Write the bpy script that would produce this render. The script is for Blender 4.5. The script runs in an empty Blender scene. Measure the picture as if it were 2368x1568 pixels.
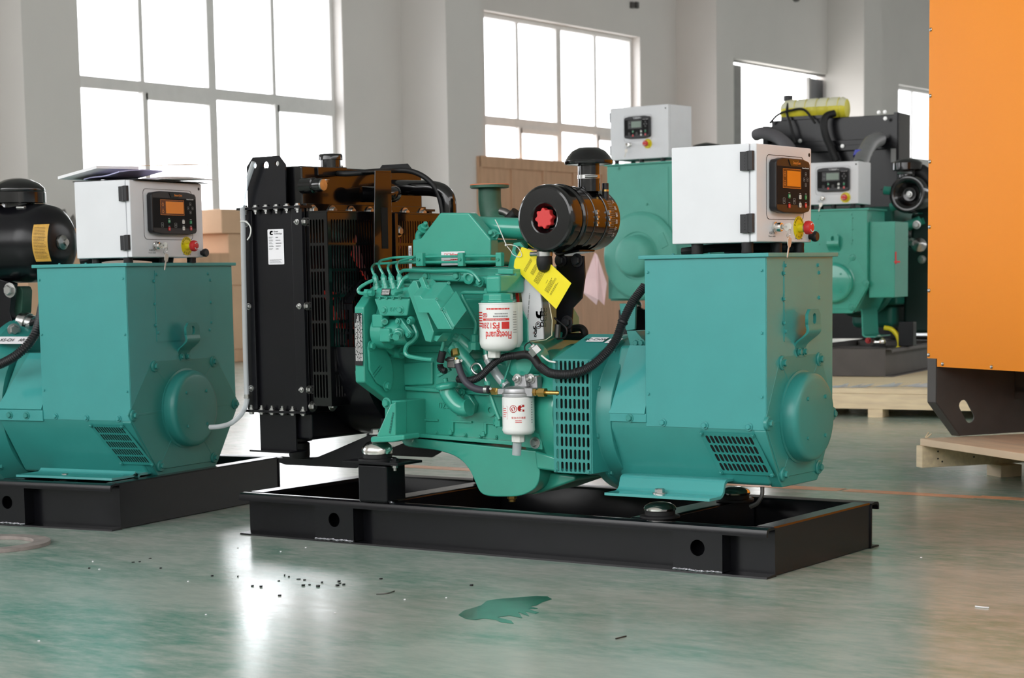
import bpy, bmesh, math, random
from mathutils import Vector as V, Matrix
R = random.Random(7)
S = bpy.context.scene
COL = S.collection
PI = math.pi
# ---------------------------------------------------------------- camera model (photo is 2368 x 1568)
FPX, PCY = 4447.73, 1113.70
CAM = V((2.5073, -4.8841, 0.87))
YAW, PITCH, ROLL = 0.6116, 0.1069, -0.0166
FW = V((-math.sin(YAW)*math.cos(PITCH), math.cos(YAW)*math.cos(PITCH), -math.sin(PITCH)))
_rt = V((math.cos(YAW), math.sin(YAW), 0)); _up = _rt.cross(FW)
RT = _rt*math.cos(ROLL)+_up*math.sin(ROLL); UP = _up*math.cos(ROLL)-_rt*math.sin(ROLL)
class Frame:
    """A machine's own axes on the floor; on() reads a photo position on one of its real planes."""
    def __init__(s, x=0, y=0, a=0, z=0):
        s.o = V((x, y, z)); s.a = a; s.m = Matrix.Rotation(a, 3, 'Z'); s.mi = s.m.inverted()
    def on(s, px, py, ax, v):
        d = s.mi @ (FW*FPX + RT*(px-1184) - UP*(py-PCY)); c = s.mi @ (CAM - s.o)
        i = 'xyz'.index(ax)
        return c + d*((v-c[i])/d[i])
    def ons(s, pts, ax, v): return [s.on(p[0], p[1], ax, v) for p in pts]
G = Frame()
# ---------------------------------------------------------------- mesh builder
def catmull(pts, k=6):
    pts = [V(p) for p in pts]; n = len(pts); out = []
    for i in range(n-1):
        a = pts[i-1] if i else pts[0]*2-pts[1]
        b, c = pts[i], pts[i+1]
        d = pts[i+2] if i+2 < n else pts[-1]*2-pts[-2]
        for j in range(k):
            t = j/k
            out.append(.5*((2*b)+(c-a)*t+(2*a-5*b+4*c-d)*t*t+(3*b-a-3*c+d)*t**3))
    return out+[pts[-1]]
def perp(d):
    d = V(d).normalized()
    a = V((0, 0, 1)) if abs(d.z) < .9 else V((1, 0, 0))
    u = d.cross(a).normalized()
    return u, d.cross(u)
class MB:
    def __init__(s): s.v = []; s.f = []
    def add(s, vs, fs):
        n = len(s.v); s.v += [V(p) for p in vs]; s.f += [[i+n for i in f] for f in fs]; return s
    def box(s, x0, x1, y0, y1, z0, z1):
        return s.add([(x, y, z) for z in (z0, z1) for y in (y0, y1) for x in (x0, x1)],
                     [(0, 2, 3, 1), (4, 5, 7, 6), (0, 1, 5, 4), (2, 6, 7, 3), (0, 4, 6, 2), (1, 3, 7, 5)])
    def obox(s, c, ux, uy, uz, hx, hy, hz):
        c = V(c); ux, uy, uz = V(ux).normalized(), V(uy).normalized(), V(uz).normalized()
        return s.add([c+ux*x*hx+uy*y*hy+uz*z*hz for z in (-1, 1) for y in (-1, 1) for x in (-1, 1)],
                     [(0, 2, 3, 1), (4, 5, 7, 6), (0, 1, 5, 4), (2, 6, 7, 3), (0, 4, 6, 2), (1, 3, 7, 5)])
    def beam(s, a, b, w, h, up=(0, 0, 1)):
        a, b = V(a), V(b); d = b-a; u = V(up); u = (u-d*(u.dot(d)/d.dot(d))).normalized()
        return s.obox((a+b)/2, d, d.cross(u), u, d.length/2, w/2, h/2)
    def prism(s, poly, vec):
        n = len(poly); vec = V(vec); p = [V(q) for q in poly]
        return s.add(p+[q+vec for q in p], [list(range(n)), list(range(2*n-1, n-1, -1))]+[(i, (i+1) % n, (i+1) % n+n, i+n) for i in range(n)])
    def loft(s, rings, cap=True, closed=True):
        n = len(rings[0]); vs = [p for r in rings for p in r]; fs = []
        for k in range(len(rings)-1):
            for i in range(n if closed else n-1):
                j = (i+1) % n
                fs.append((k*n+i, k*n+j, (k+1)*n+j, (k+1)*n+i))
        if cap: fs += [list(range(n)), list(range((len(rings)-1)*n, len(rings)*n))]
        return s.add(vs, fs)
    def lathe(s, p, ax, prof, n=32, sx=1.0, cap=True):
        p = V(p); d = V(ax).normalized(); u, w = perp(d)
        return s.loft([[p+d*h+(u*math.cos(2*PI*i/n)*sx+w*math.sin(2*PI*i/n))*max(r, 1e-5) for i in range(n)] for r, h in prof], cap)
    def cyl(s, a, b, r, r2=None, n=20):
        a, b = V(a), V(b); return s.lathe(a, b-a, [(r, 0), (r if r2 is None else r2, (b-a).length)], n)
    def tube(s, pts, r, n=8, k=0, rf=None):
        p = catmull(pts, k) if k else [V(q) for q in pts]
        u, w = perp(p[1]-p[0]); rings = []
        for i, q in enumerate(p):
            t = ((p[min(i+1, len(p)-1)]-p[max(i-1, 0)])).normalized()
            u = (u-t*u.dot(t)).normalized(); w = t.cross(u)
            rr = rf(i, len(p)) if rf else r
            rings.append([q+(u*math.cos(2*PI*j/n)+w*math.sin(2*PI*j/n))*rr for j in range(n)])
        return s.loft(rings)
    def hose(s, pts, r, pitch=.006):
        """corrugated hose"""
        p = catmull(pts, 12); q = [p[0]]; acc = 0
        for a, b in zip(p, p[1:]):
            L = (b-a).length; t = pitch/2-acc
            while t <= L: q.append(a+(b-a)*(t/L)); t += pitch/2
            acc = (acc+L) % (pitch/2)
        return s.tube(q, r, 10, 0, lambda i, n: r*(1 if i % 2 else .84))
    def ball(s, c, r, n=16):
        return s.lathe(V(c)-V((0, 0, r)), (0, 0, 1), [(r*math.sin(PI*i/n), r-r*math.cos(PI*i/n)) for i in range(n+1)], n*2)
    def plane(s, pts): return s.add(pts, [list(range(len(pts)))])
    def mesh(s, name, org, smooth=38, flat=False):
        me = bpy.data.meshes.new(name); me.from_pydata([p-org for p in s.v], [], s.f)
        bm = bmesh.new(); bm.from_mesh(me)
        bmesh.ops.remove_doubles(bm, verts=bm.verts, dist=1e-6) if len(s.v) < 4000 else None
        if not flat: bmesh.ops.recalc_face_normals(bm, faces=bm.faces)
        fin(bm, me, smooth); return me
    def build(s, name, m, par=None, bevel=0, seg=2, smooth=38, label=None, flat=False, org=None):
        lo = V([min(p[i] for p in s.v) for i in range(3)]); hi = V([max(p[i] for p in s.v) for i in range(3)])
        org = V(org) if org else (lo+hi)/2
        o = link(name, s.mesh(name, org, smooth, flat), m, par, org, label)
        if bevel:
            b = o.modifiers.new('bevel', 'BEVEL'); b.width = bevel; b.segments = seg; b.limit_method = 'ANGLE'; b.angle_limit = math.radians(40); b.use_clamp_overlap = True
            if smooth: b.harden_normals = True
        return o
def fin(bm, me, smooth):
    if smooth:
        c = math.radians(smooth)
        for f in bm.faces: f.smooth = True
        for e in bm.edges:
            if len(e.link_faces) != 2 or e.calc_face_angle(0) > c: e.smooth = False
    bm.to_mesh(me); bm.free(); me.update()
ORG = {}
def link(name, me, m, par, org, label=None):
    o = bpy.data.objects.new(name, me); COL.objects.link(o)
    if me is not None and m is not None and len(me.materials) == 0: me.materials.append(m)
    org = V(org); o.parent = par; o.location = org-(ORG.get(par.name, V()) if par else V()); ORG[o.name] = org
    if label: o['label'] = label
    return o
def thing(name, fr, label, cat, group=None):
    o = bpy.data.objects.new(name, None); COL.objects.link(o); o.location = fr.o; o.rotation_euler = (0, 0, fr.a)
    o.empty_display_size = .1; ORG[o.name] = V(); return tag(o, label, cat, group)
def tag(o, label, cat, group=None, kind=None):
    o['label'] = label; o['category'] = cat
    if group: o['group'] = group
    if kind: o['kind'] = kind
    return o
def struct(o): o['kind'] = 'structure'; return o
# ---------------------------------------------------------------- materials
MATS = {}
def lin(c): return tuple((x/255/12.92 if x <= 10 else ((x/255+.055)/1.055)**2.4) for x in c)
def mat(name, rgb, rough=.5, metal=0, coat=0, var=.06, scale=8, bump=0, bscale=200, trans=0, alpha=1, spec=.5, ior=1.45, emit=None, es=0, stretch=None, crough=.06):
    m = bpy.data.materials.new(name); m.use_nodes = True; nt = m.node_tree; N = nt.nodes; L = nt.links
    b = N['Principled BSDF']; c = lin(rgb)
    b.inputs['Roughness'].default_value = rough; b.inputs['Metallic'].default_value = metal
    b.inputs['Coat Weight'].default_value = coat; b.inputs['Coat Roughness'].default_value = crough
    b.inputs['Transmission Weight'].default_value = trans; b.inputs['Alpha'].default_value = alpha
    b.inputs['Specular IOR Level'].default_value = spec; b.inputs['IOR'].default_value = ior
    if emit: b.inputs['Emission Color'].default_value = (*lin(emit), 1); b.inputs['Emission Strength'].default_value = es
    tc = N.new('ShaderNodeTexCoord'); mp = N.new('ShaderNodeMapping'); L.new(tc.outputs['Object'], mp.inputs['Vector'])
    if stretch: mp.inputs['Scale'].default_value = stretch
    nz = N.new('ShaderNodeTexNoise'); nz.inputs['Scale'].default_value = scale; nz.inputs['Detail'].default_value = 4
    L.new(mp.outputs[0], nz.inputs['Vector'])
    rp = N.new('ShaderNodeValToRGB'); rp.color_ramp.elements[0].position = .3; rp.color_ramp.elements[1].position = .7
    rp.color_ramp.elements[0].color = (*[x*(1-var) for x in c], 1); rp.color_ramp.elements[1].color = (*[min(1, x*(1+var)) for x in c], 1)
    L.new(nz.outputs['Fac'], rp.inputs[0]); L.new(rp.outputs[0], b.inputs['Base Color'])
    if bump:
        n2 = N.new('ShaderNodeTexNoise'); n2.inputs['Scale'].default_value = bscale; L.new(tc.outputs['Object'], n2.inputs['Vector'])
        bp = N.new('ShaderNodeBump'); bp.inputs['Strength'].default_value = bump; bp.inputs['Distance'].default_value = .002
        L.new(n2.outputs['Fac'], bp.inputs['Height']); L.new(bp.outputs[0], b.inputs['Normal'])
    MATS[name] = m; return m
TE = mat('teal_engine_paint', (54, 158, 138), .3, coat=.65, var=.05, bump=.12, bscale=90)
TA = mat('teal_alternator_paint', (50, 138, 132), .42, coat=.3, var=.04, bump=.04, bscale=300, crough=.22)
TS = mat('teal_gloss_sheet_paint', (58, 152, 150), .38, coat=.6, var=.03, crough=.2)
TG = mat('teal_mirror_gloss_paint', (70, 160, 158), .16, coat=1, var=.02, crough=.12)
TD = mat('dark_teal_paint', (26, 100, 88), .4, var=.1)
TB = mat('faded_teal_paint', (88, 166, 150), .5, var=.06)
BK = mat('gloss_black_paint', (10, 10, 12), .16, coat=.5, var=.1)
BR = mat('satin_black_paint', (15, 15, 19), .25, coat=0, var=.2, bump=.05, bscale=60, spec=.4)
BM = mat('black_rubber', (14, 14, 16), .55, var=.1)
BP = mat('black_plastic', (30, 30, 33), .38, var=.08)
BG = mat('dark_grey_painted_steel', (78, 74, 72), .45, var=.1)
WH = mat('white_powder_coat', (224, 225, 229), .40, var=.02)
WF = mat('white_can_enamel', (240, 240, 238), .28, coat=.2, var=.02)
WP = mat('white_plastic', (226, 226, 222), .4, var=.03)
CH = mat('polished_chrome', (232, 230, 226), .17, 1, var=.04)
ST = mat('zinc_steel', (180, 180, 178), .3, 1, var=.12, scale=60)
SD = mat('dull_steel', (120, 118, 116), .45, 1, var=.15)
NK = mat('nickel_key', (206, 202, 194), .42, .55, var=.05)
MB_ = mat('matte_black_membrane', (26, 25, 26), .7, var=.04, spec=.2)
BS = mat('brass', (206, 170, 100), .28, 1, var=.1)
AL = mat('cast_aluminium', (172, 172, 174), .42, .8, var=.08, bump=.1)
RD = mat('red_plastic', (206, 52, 52), .4, var=.05)
RF = mat('red_fan_plastic', (196, 48, 40), .4, var=.08)
RI = mat('red_print', (214, 50, 44), .5, var=.02)
KI = mat('black_print', (24, 24, 26), .6, var=.02)
GI = mat('grey_print', (150, 150, 150), .6, var=.02)
WI = mat('white_print', (222, 222, 222), .6, var=.02)
OI = mat('orange_print', (230, 140, 60), .6, var=.02)
GN = mat('green_button', (36, 140, 92), .4, var=.03)
YE = mat('yellow_plastic', (232, 214, 36), .4, var=.04)
YT = mat('yellow_paper_tag', (246, 226, 30), .5, var=.03)
PW = mat('white_paper', (236, 234, 238), .6, var=.03)
PB = mat('blue_violet_paper', (178, 176, 212), .55, var=.15)
PK = mat('pink_cloth', (238, 204, 206), .8, var=.06, bump=.2)
LB = mat('amber_label_print', (206, 158, 66), .5, var=.1, scale=60)
OR = mat('orange_canopy_paint', (255, 150, 18), .4, coat=0, var=.02, scale=2, spec=.3)
GX = mat('green_cast_iron_paint', (52, 92, 76), .5, var=.12, bump=.25)
OX = mat('orange_gasket_paint', (206, 120, 84), .55, var=.12)
WD = mat('pale_pine_wood', (246, 222, 186), .6, var=.13, scale=5, bump=.15, bscale=80, stretch=(1.2, 9, 9))
PL = mat('plywood', (240, 214, 182), .6, var=.12, scale=3, bump=.1, stretch=(1, 6, 1))
CR = mat('brown_plywood_crate', (204, 164, 132), .65, var=.1, scale=3, stretch=(4, 4, .7))
CB = mat('cardboard', (214, 176, 144), .75, var=.06, scale=4)
WA = mat('painted_wall', (222, 217, 213), .75, var=.02, scale=1.5, bump=.05, bscale=30)
FR = mat('white_window_frame', (230, 228, 226), .45, var=.03)
CE = mat('ceiling_sheet', (190, 190, 190), .7, var=.03)
WL = mat('weld_bead', (150, 150, 156), .22, .9, var=.3, scale=90, bump=1, bscale=220)
LCD = mat('amber_lcd', (206, 118, 30), .3, var=.03, emit=(206, 118, 30), es=.12)
LCG = mat('grey_green_lcd', (120, 136, 124), .3, var=.03)
YF = mat('yellow_coolant_tank_plastic', (226, 214, 60), .35, var=.25, scale=3)
WM = mat('frosted_tank_plastic', (232, 230, 200), .35, var=.05)
GR = mat('rusty_grey_steel', (150, 138, 134), .6, 0, var=.2, scale=20, bump=.3)
TH = mat('black_hole_shade', (10, 12, 12), .9, var=.02)  # flat black that paints the darkness inside vents and slots
def glassy(name, rgb, mix, rough=.05, milk=0):
    m = bpy.data.materials.new(name); m.use_nodes = True; nt = m.node_tree; N = nt.nodes; L = nt.links
    N.remove(N['Principled BSDF']); t = N.new('ShaderNodeBsdfTransparent'); t.inputs[0].default_value = (*lin(rgb), 1)
    g = N.new('ShaderNodeBsdfGlossy'); g.inputs['Roughness'].default_value = rough
    fr = N.new('ShaderNodeLayerWeight'); pw = N.new('ShaderNodeMath'); pw.operation = 'POWER'; pw.inputs[1].default_value = 4; L.new(fr.outputs['Facing'], pw.inputs[0])
    a = N.new('ShaderNodeMath'); a.operation = 'MULTIPLY_ADD'; a.inputs[1].default_value = .6; a.inputs[2].default_value = mix+.03; L.new(pw.outputs[0], a.inputs[0])
    mx = N.new('ShaderNodeMixShader'); L.new(a.outputs[0], mx.inputs[0]); L.new(t.outputs[0], mx.inputs[1]); L.new(g.outputs[0], mx.inputs[2])
    out = mx.outputs[0]
    if milk:
        df = N.new('ShaderNodeBsdfDiffuse'); df.inputs[0].default_value = (.8, .82, .85, 1); m3 = N.new('ShaderNodeMixShader'); m3.inputs[0].default_value = milk
        L.new(out, m3.inputs[1]); L.new(df.outputs[0], m3.inputs[2]); out = m3.outputs[0]
    L.new(out, N['Material Output'].inputs[0]); MATS[name] = m; return m
GL = glassy('window_glass', (252, 253, 255), 0)
CT = glassy('clear_vinyl_hose', (215, 220, 224), .10, .15, .40)
CW = glassy('cloudy_plastic_film', (235, 235, 240), .05, .2, .55)
CF = glassy('clear_plastic_film', (225, 225, 232), .08, .08)
# ---------------------------------------------------------------- shared small parts
BOLTS = {}
def bolt_mesh(kind, m):
    k = (kind, m.name)
    if k not in BOLTS:
        b = MB()
        if kind == 'hex':
            b.lathe((0, 0, 0), (0, 0, 1), [(.72, 0), (.72, .12), (.5, .13)], 14)
            b.lathe((0, 0, .12), (0, 0, 1), [(.5, 0), (.5, .32), (.42, .4), (0, .4)], 6)
        elif kind == 'nut':
            b.lathe((0, 0, 0), (0, 0, 1), [(.7, 0), (.7, .12), (.5, .13)], 14)
            b.lathe((0, 0, .1), (0, 0, 1), [(.5, 0), (.5, .4), (.4, .45)], 6)
            b.lathe((0, 0, .4), (0, 0, 1), [(.26, 0), (.26, .55), (.2, .6), (0, .6)], 8)
        elif kind == 'cap':
            b.lathe((0, 0, 0), (0, 0, 1), [(.5, 0), (.5, .45), (.44, .5), (.26, .5), (.25, .3), (0, .3)], 12)
        else:
            b.lathe((0, 0, 0), (0, 0, 1), [(.5, 0), (.48, .15), (.3, .28), (0, .32)], 12)
        me = b.mesh('bolt', V(), 30); me.materials.append(m); BOLTS[k] = me
    return BOLTS[k]
def bolt(par, P, d, s, m=None, kind='hex', name='bolt'):
    o = link(name, bolt_mesh(kind, m or TE), m, par, P)
    o.scale = (s, s, s); o.rotation_euler = V(d).to_track_quat('Z', 'Y').to_euler(); return o
def curve_mesh(cu):
    o = bpy.data.objects.new('tmp', cu); me = bpy.data.meshes.new_from_object(o)
    bpy.data.objects.remove(o); bpy.data.curves.remove(cu); return me
def put(me, name, m, par, fn, label=None, smooth=0):
    me.name = name; me.materials.clear(); me.materials.append(m)
    P = [fn(v.co) for v in me.vertices]
    lo = V([min(p[i] for p in P) for i in range(3)]); hi = V([max(p[i] for p in P) for i in range(3)]); org = (lo+hi)/2
    for v, p in zip(me.vertices, P): v.co = p-org
    if smooth:
        bm = bmesh.new(); bm.from_mesh(me); bmesh.ops.remove_doubles(bm, verts=bm.verts, dist=1e-7); fin(bm, me, smooth)
    else: me.update()
    return link(name, me, m, par, org, label)
def frame_fn(P, r, u):
    P, r, u = V(P), V(r).normalized(), V(u).normalized(); n = r.cross(u)
    return lambda c: P+r*c.x+u*c.y+n*c.z
def text(par, body, P, r, u, h, m, ext=.0004, xs=1.0, align='CENTER', bend=None, name='lettering', bold=0):
    cu = bpy.data.curves.new('t', 'FONT'); cu.body = body; cu.size = h*1.37; cu.extrude = ext; cu.align_x = align; cu.resolution_u = 3; cu.offset = bold
    me = curve_mesh(cu)
    for v in me.vertices: v.co.x *= xs
    if bend is None: f = frame_fn(P, r, u)
    else:
        C, rad, a0, sg = bend      # vertical cylinder: centre, radius, angle of the middle, reading direction
        def f(c):
            a = a0+sg*c.x/rad; rr = rad+c.z+.0004
            return V((C[0]+math.cos(a)*rr, C[1]+math.sin(a)*rr, P+c.y*(1 if sg > 0 else -1)))
    return put(me, name, m, par, f)
def text_mesh(body, h):
    cu = bpy.data.curves.new('t', 'FONT'); cu.body = body; cu.size = h*1.37; cu.align_x = 'CENTER'; cu.resolution_u = 3; return curve_mesh(cu)
def capsule(cx, cy, w, h, k=4):
    r = min(w, h)/2; out = []
    if h >= w:
        for s_, a0 in ((1, 0), (-1, PI)):
            out += [(cx+r*math.cos(a0+PI*i/k), cy+s_*(h/2-r)+r*math.sin(a0+PI*i/k)) for i in range(k+1)]
    else:
        for s_, a0 in ((1, -PI/2), (-1, PI/2)):
            out += [(cx+s_*(w/2-r)+r*math.cos(a0+PI*i/k), cy+r*math.sin(a0+PI*i/k)) for i in range(k+1)]
    return out
def circ(cx, cy, r, n=24): return [(cx+r*math.cos(2*PI*i/n), cy+r*math.sin(2*PI*i/n)) for i in range(n)]
def rrect(x0, x1, y0, y1, r, k=4):
    out = []
    for cx, cy, a in ((x1-r, y1-r, 0), (x0+r, y1-r, PI/2), (x0+r, y0+r, PI), (x1-r, y0+r, 1.5*PI)):
        out += [(cx+r*math.cos(a+PI/2*i/k), cy+r*math.sin(a+PI/2*i/k)) for i in range(k+1)]
    return out
def plate(par, name, m, loops, P, r, u, th, label=None, fn=None):
    """flat sheet with real holes: loops[0] is the outline, the rest are holes, in metres along r and u from P"""
    cu = bpy.data.curves.new('p', 'CURVE'); cu.dimensions = '2D'; cu.fill_mode = 'BOTH'; cu.extrude = th/2
    for pts in loops:
        s = cu.splines.new('POLY'); s.points.add(len(pts)-1)
        for a, q in zip(s.points, pts): a.co = (q[0], q[1], 0, 1)
        s.use_cyclic_u = True
    return put(curve_mesh(cu), name, m, par, fn or frame_fn(P, r, u), label)
def to2d(pts, P, r, u):
    P, r, u = V(P), V(r).normalized(), V(u).normalized()
    return [((V(q)-P).dot(r), (V(q)-P).dot(u)) for q in pts]
def writing(par, P, r, u, w, h, rows, m, seed=1, fill=.8, name='small_print', lead=.5, bend=None):
    """rows of small printed words too small to read"""
    q = random.Random(seed); f = frame_fn(P, r, u) if bend is None else bend; b = MB()
    for i in range(rows):
        y = h/2-(i+.5)*h/rows; x = -w/2; end = w/2-(1-fill)*w*q.random()*1.6
        while x < end-.001:
            L = min(w*q.uniform(.05, .16), end-x); t = h/rows*lead/2
            b.add([f(V((x, y-t, .0003))), f(V((x+L, y-t, .0003))), f(V((x+L, y+t, .0003))), f(V((x, y+t, .0003)))], [(0, 1, 2, 3)])
            x += L+w*.02
    return b.build(name, m, par, flat=True, smooth=0)
X, Y, Z = V((1, 0, 0)), V((0, 1, 0)), V((0, 0, 1))
WORLD_WIN, WORLD_OPEN, EXPO = 4.0, 2.0, 0.70
LAMPS = []
LAMP_W = 200
# ================================================================ THE HALL
XW = -12.5; XP = -11.8
def floor_mat():
    m = bpy.data.materials.new('green_epoxy_floor'); m.use_nodes = True; nt = m.node_tree; N = nt.nodes; L = nt.links; b = N['Principled BSDF']
    tc = N.new('ShaderNodeTexCoord')
    def noise(scale, det, st=(1, 1, 1), rot=0, rough=.6):
        mp = N.new('ShaderNodeMapping'); mp.inputs['Scale'].default_value = st; mp.inputs['Rotation'].default_value = (0, 0, rot)
        n = N.new('ShaderNodeTexNoise'); n.inputs['Scale'].default_value = scale; n.inputs['Detail'].default_value = det; n.inputs['Roughness'].default_value = rough
        L.new(tc.outputs['Object'], mp.inputs[0]); L.new(mp.outputs[0], n.inputs['Vector']); return n.outputs['Fac']
    def ramp(f, p0, p1, c0=(0, 0, 0), c1=(1, 1, 1)):
        r = N.new('ShaderNodeValToRGB'); r.color_ramp.elements[0].position = p0; r.color_ramp.elements[1].position = p1
        r.color_ramp.elements[0].color = (*c0, 1); r.color_ramp.elements[1].color = (*c1, 1); L.new(f, r.inputs[0]); return r.outputs[0]
    def mix(f, a, c, t='MIX'):
        x = N.new('ShaderNodeMix'); x.data_type = 'RGBA'; x.blend_type = t
        if isinstance(f, float): x.inputs[0].default_value = f
        else: L.new(f, x.inputs[0])
        for i, s_ in ((6, a), (7, c)):
            if isinstance(s_, tuple): x.inputs[i].default_value = (*s_, 1)
            else: L.new(s_, x.inputs[i])
        return x.outputs[2]
    big = noise(1.1, 6, (1, 1.6, 1), .5); fine = noise(9, 8, (1, 2.2, 1), .55, .7); scr = noise(3.2, 8, (1, 7, 1), .62, .75); speck = noise(160, 2)
    base = mix(ramp(big, .36, .64), lin((98, 148, 132)), lin((172, 182, 173)))
    base = mix(ramp(fine, .35, .75), base, lin((188, 192, 184)))
    base = mix(ramp(scr, .58, .74, (0, 0, 0), (.55, .55, .55)), base, lin((86, 140, 124)))
    base = mix(ramp(noise(.7, 3, (1, 1, 1), 1.), .5, .75, (0, 0, 0), (.5, .5, .5)), base, lin((160, 152, 142)))
    base = mix(ramp(speck, .74, .8, (0, 0, 0), (.5, .5, .5)), base, lin((200, 205, 200)))
    L.new(base, b.inputs['Base Color'])
    rr = N.new('ShaderNodeMapRange'); rr.inputs[3].default_value = .14; rr.inputs[4].default_value = .30; L.new(fine, rr.inputs[0]); L.new(rr.outputs[0], b.inputs['Roughness'])
    bp = N.new('ShaderNodeBump'); bp.inputs['Strength'].default_value = .07; bp.inputs['Distance'].default_value = .004
    L.new(noise(26, 5, (1, 1.6, 1), .6), bp.inputs['Height']); L.new(bp.outputs[0], b.inputs['Normal']); b.inputs['Specular IOR Level'].default_value = .55
    return m
struct(MB().box(-12.8, 9, -11, 40, -.1, 0).build('floor', floor_mat(), flat=True, smooth=0))
# orange-brown painted line across the floor, worn in two places
OL = mat('worn_orange_line_paint', (224, 168, 132), .3, var=.15, scale=12)
b = MB()
for x0, x1, y0, y1 in ((-12.4, -.78, 2.03, 2.13), (-.76, -.22, 2.04, 2.12), (-.22, .28, 2.06, 2.14), (.28, 9, 2.03, 2.13)): b.box(x0, x1, y0, y1, .0003, .0012)
struct(b.build('trim_1', OL, flat=True, smooth=0))
# openings in the window wall: y0, y1, z0, z1
OPEN = [(2.0, 6.1, 1.15, 4.33), (8.95, 13.14, 1.15, 4.33), (16.05, 20.0, 1.15, 4.34), (22.9, 26.5, 0, 4.27), (29.36, 33.4, 1.15, 4.31), (-5.1, -.9, 1.15, 4.33)]
OPEN.sort()
b = MB(); yy = -11
for y0, y1, z0, z1 in OPEN:
    b.box(XW-.3, XW, yy, y0, 0, 9)
    b.box(XW-.3, XW, y0, y1, z1, 9)
    if z0: b.box(XW-.3, XW, y0, y1, 0, z0)
    yy = y1
b.box(XW-.3, XW, yy, 40, 0, 9)
struct(b.build('wall_left', WA, flat=True, smooth=0))
struct(MB().box(XW-.3, 9, 40, 40.3, 0, 9).build('wall_back', WA, flat=True, smooth=0))
b = MB(); b.box(XW-.3, 9, -11, 40.3, 9, 9.2)
struct(b.build('ceiling', CE, flat=True, smooth=0))
# unseen walls behind and to the right, shaped so light enters only high up
b = MB(); b.box(XW-.3, 9.3, -11.3, -11, 0, 2.4); b.box(XW-.3, 9.3, -11.3, -11, 8.2, 9); b.box(XW-.3, -10, -11.3, -11, 2.4, 8.2)
struct(b.build('wall_front', WA, flat=True, smooth=0))
b = MB(); b.box(9, 9.3, -11, 40.3, 0, 4.6); b.box(9, 9.3, -11, 40.3, 7.6, 9)
struct(b.build('wall_right', WA, flat=True, smooth=0))
for i, (y0, y1) in enumerate(((.6, 1.34), (7.61, 8.32), (14.27, 15.01), (21.06, 21.6), (26.3, 27.05))):
    struct(MB().box(XW-.02, XP, y0, y1, 0, 9).build('trim_%d' % (i+2), WA, flat=True, smooth=0))
def window(n, y0, y1, z0, z1, zb, sill=True):
    b = MB(); x0, x1 = XW-.22, XW-.14; ym = (y0+y1)/2
    for a, c in ((y0, y0+.06), (y1-.06, y1), (ym-.06, ym+.06)): b.box(x0, x1, a, c, z0, z1)
    for a, c in ((z0, z0+.06), (z1-.06, z1), (zb-.06, zb+.06)): b.box(x0+.005, x1+.005, y0, y1, a, c)
    for k in (.25, .75):
        yq = y0+(y1-y0)*k
        b.box(x0+.02, x1-.02, yq-.03, yq+.03, z0, z1)
    for k in (.25, .75):      # sliding sashes of the lower half
        yq = y0+(y1-y0)*k
        b.box(x0+.03, x1+.02, yq-.045, yq+.03, z0+.05, zb-.05)
        b.box(x0+.03, x1+.02, yq, (ym if k < .5 else y1)-.05, zb-.13, zb-.06)
    f = struct(b.build('window_%d' % n, FR, flat=True, smooth=0))
    g = MB().box(XW-.182, XW-.178, y0+.04, y1-.04, z0+.04, z1-.04).build('pane', GL, f, flat=True, smooth=0)
    if sill: MB().box(XW-.3, XW+.05, y0-.04, y1+.04, z0-.05, z0).build('sill', FR, f)
k = 1
for y0, y1, z0, z1 in OPEN:
    if z0: window(k, y0, y1, z0, z1, 2.93); k += 1
# doorway: outer post, half-open leaf
b = MB(); b.box(XW-.2, XW-.14, 22.9, 23.42, 0, 4.2); b.box(XW-.2, XW-.14, 25.88, 25.96, 0, 4.2); b.box(XW-.2, XW-.14, 22.9, 26.5, 4.245, 4.27)
d = struct(b.build('door_1', mat('grey_door_frame', (150, 148, 146), .55), flat=True, smooth=0))
MB().box(XW-.22, XW-.16, 25.96, 26.48, .02, 4.19).build('door_leaf', mat('grey_door_sheet', (120, 120, 124), .5), d, flat=True, smooth=0)
# fittings on the wall
P = V((XW, 26.95, 4.55))
o = MB().box(XW, XW+.03, 26.9, 27.02, 4.28, 4.85).box(XW, XW+.10, 26.93, 27.0, 4.33, 4.38).box(XW, XW+.10, 26.93, 27.0, 4.74, 4.79).build('wall_bracket', SD, bevel=.004)
tag(o, 'small grey steel cable bracket fixed high on the wall right of the doorway', 'bracket')
p = G.on(1838, 6, 'x', XW)
o = MB().lathe((XW, p.y, p.z+.12), (1, 0, 0), [(.11, 0), (.11, .05), (.07, .09), (.06, .2), (.0, .22)], 20).box(XW, XW+.05, p.y-.22, p.y-.16, p.z+.1, p.z+.2).build('wall_lamp', SD)
tag(o, 'grey round wall fitting at the top edge above the doorway', 'wall fitting')
for i, px in enumerate((1459, 1470)):
    p = G.on(px, 12, 'x', XW)
    o = MB().box(XW, XW+.04, p.y-.035, p.y+.035, p.z-.045, p.z+.045).build('wall_junction_box', BG, bevel=.004)  # small junction box on the wall, not a power socket
    tag(o, ('left' if i == 0 else 'right')+' one of two tiny dark boxes on the wall above the middle window', 'junction box')
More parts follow.
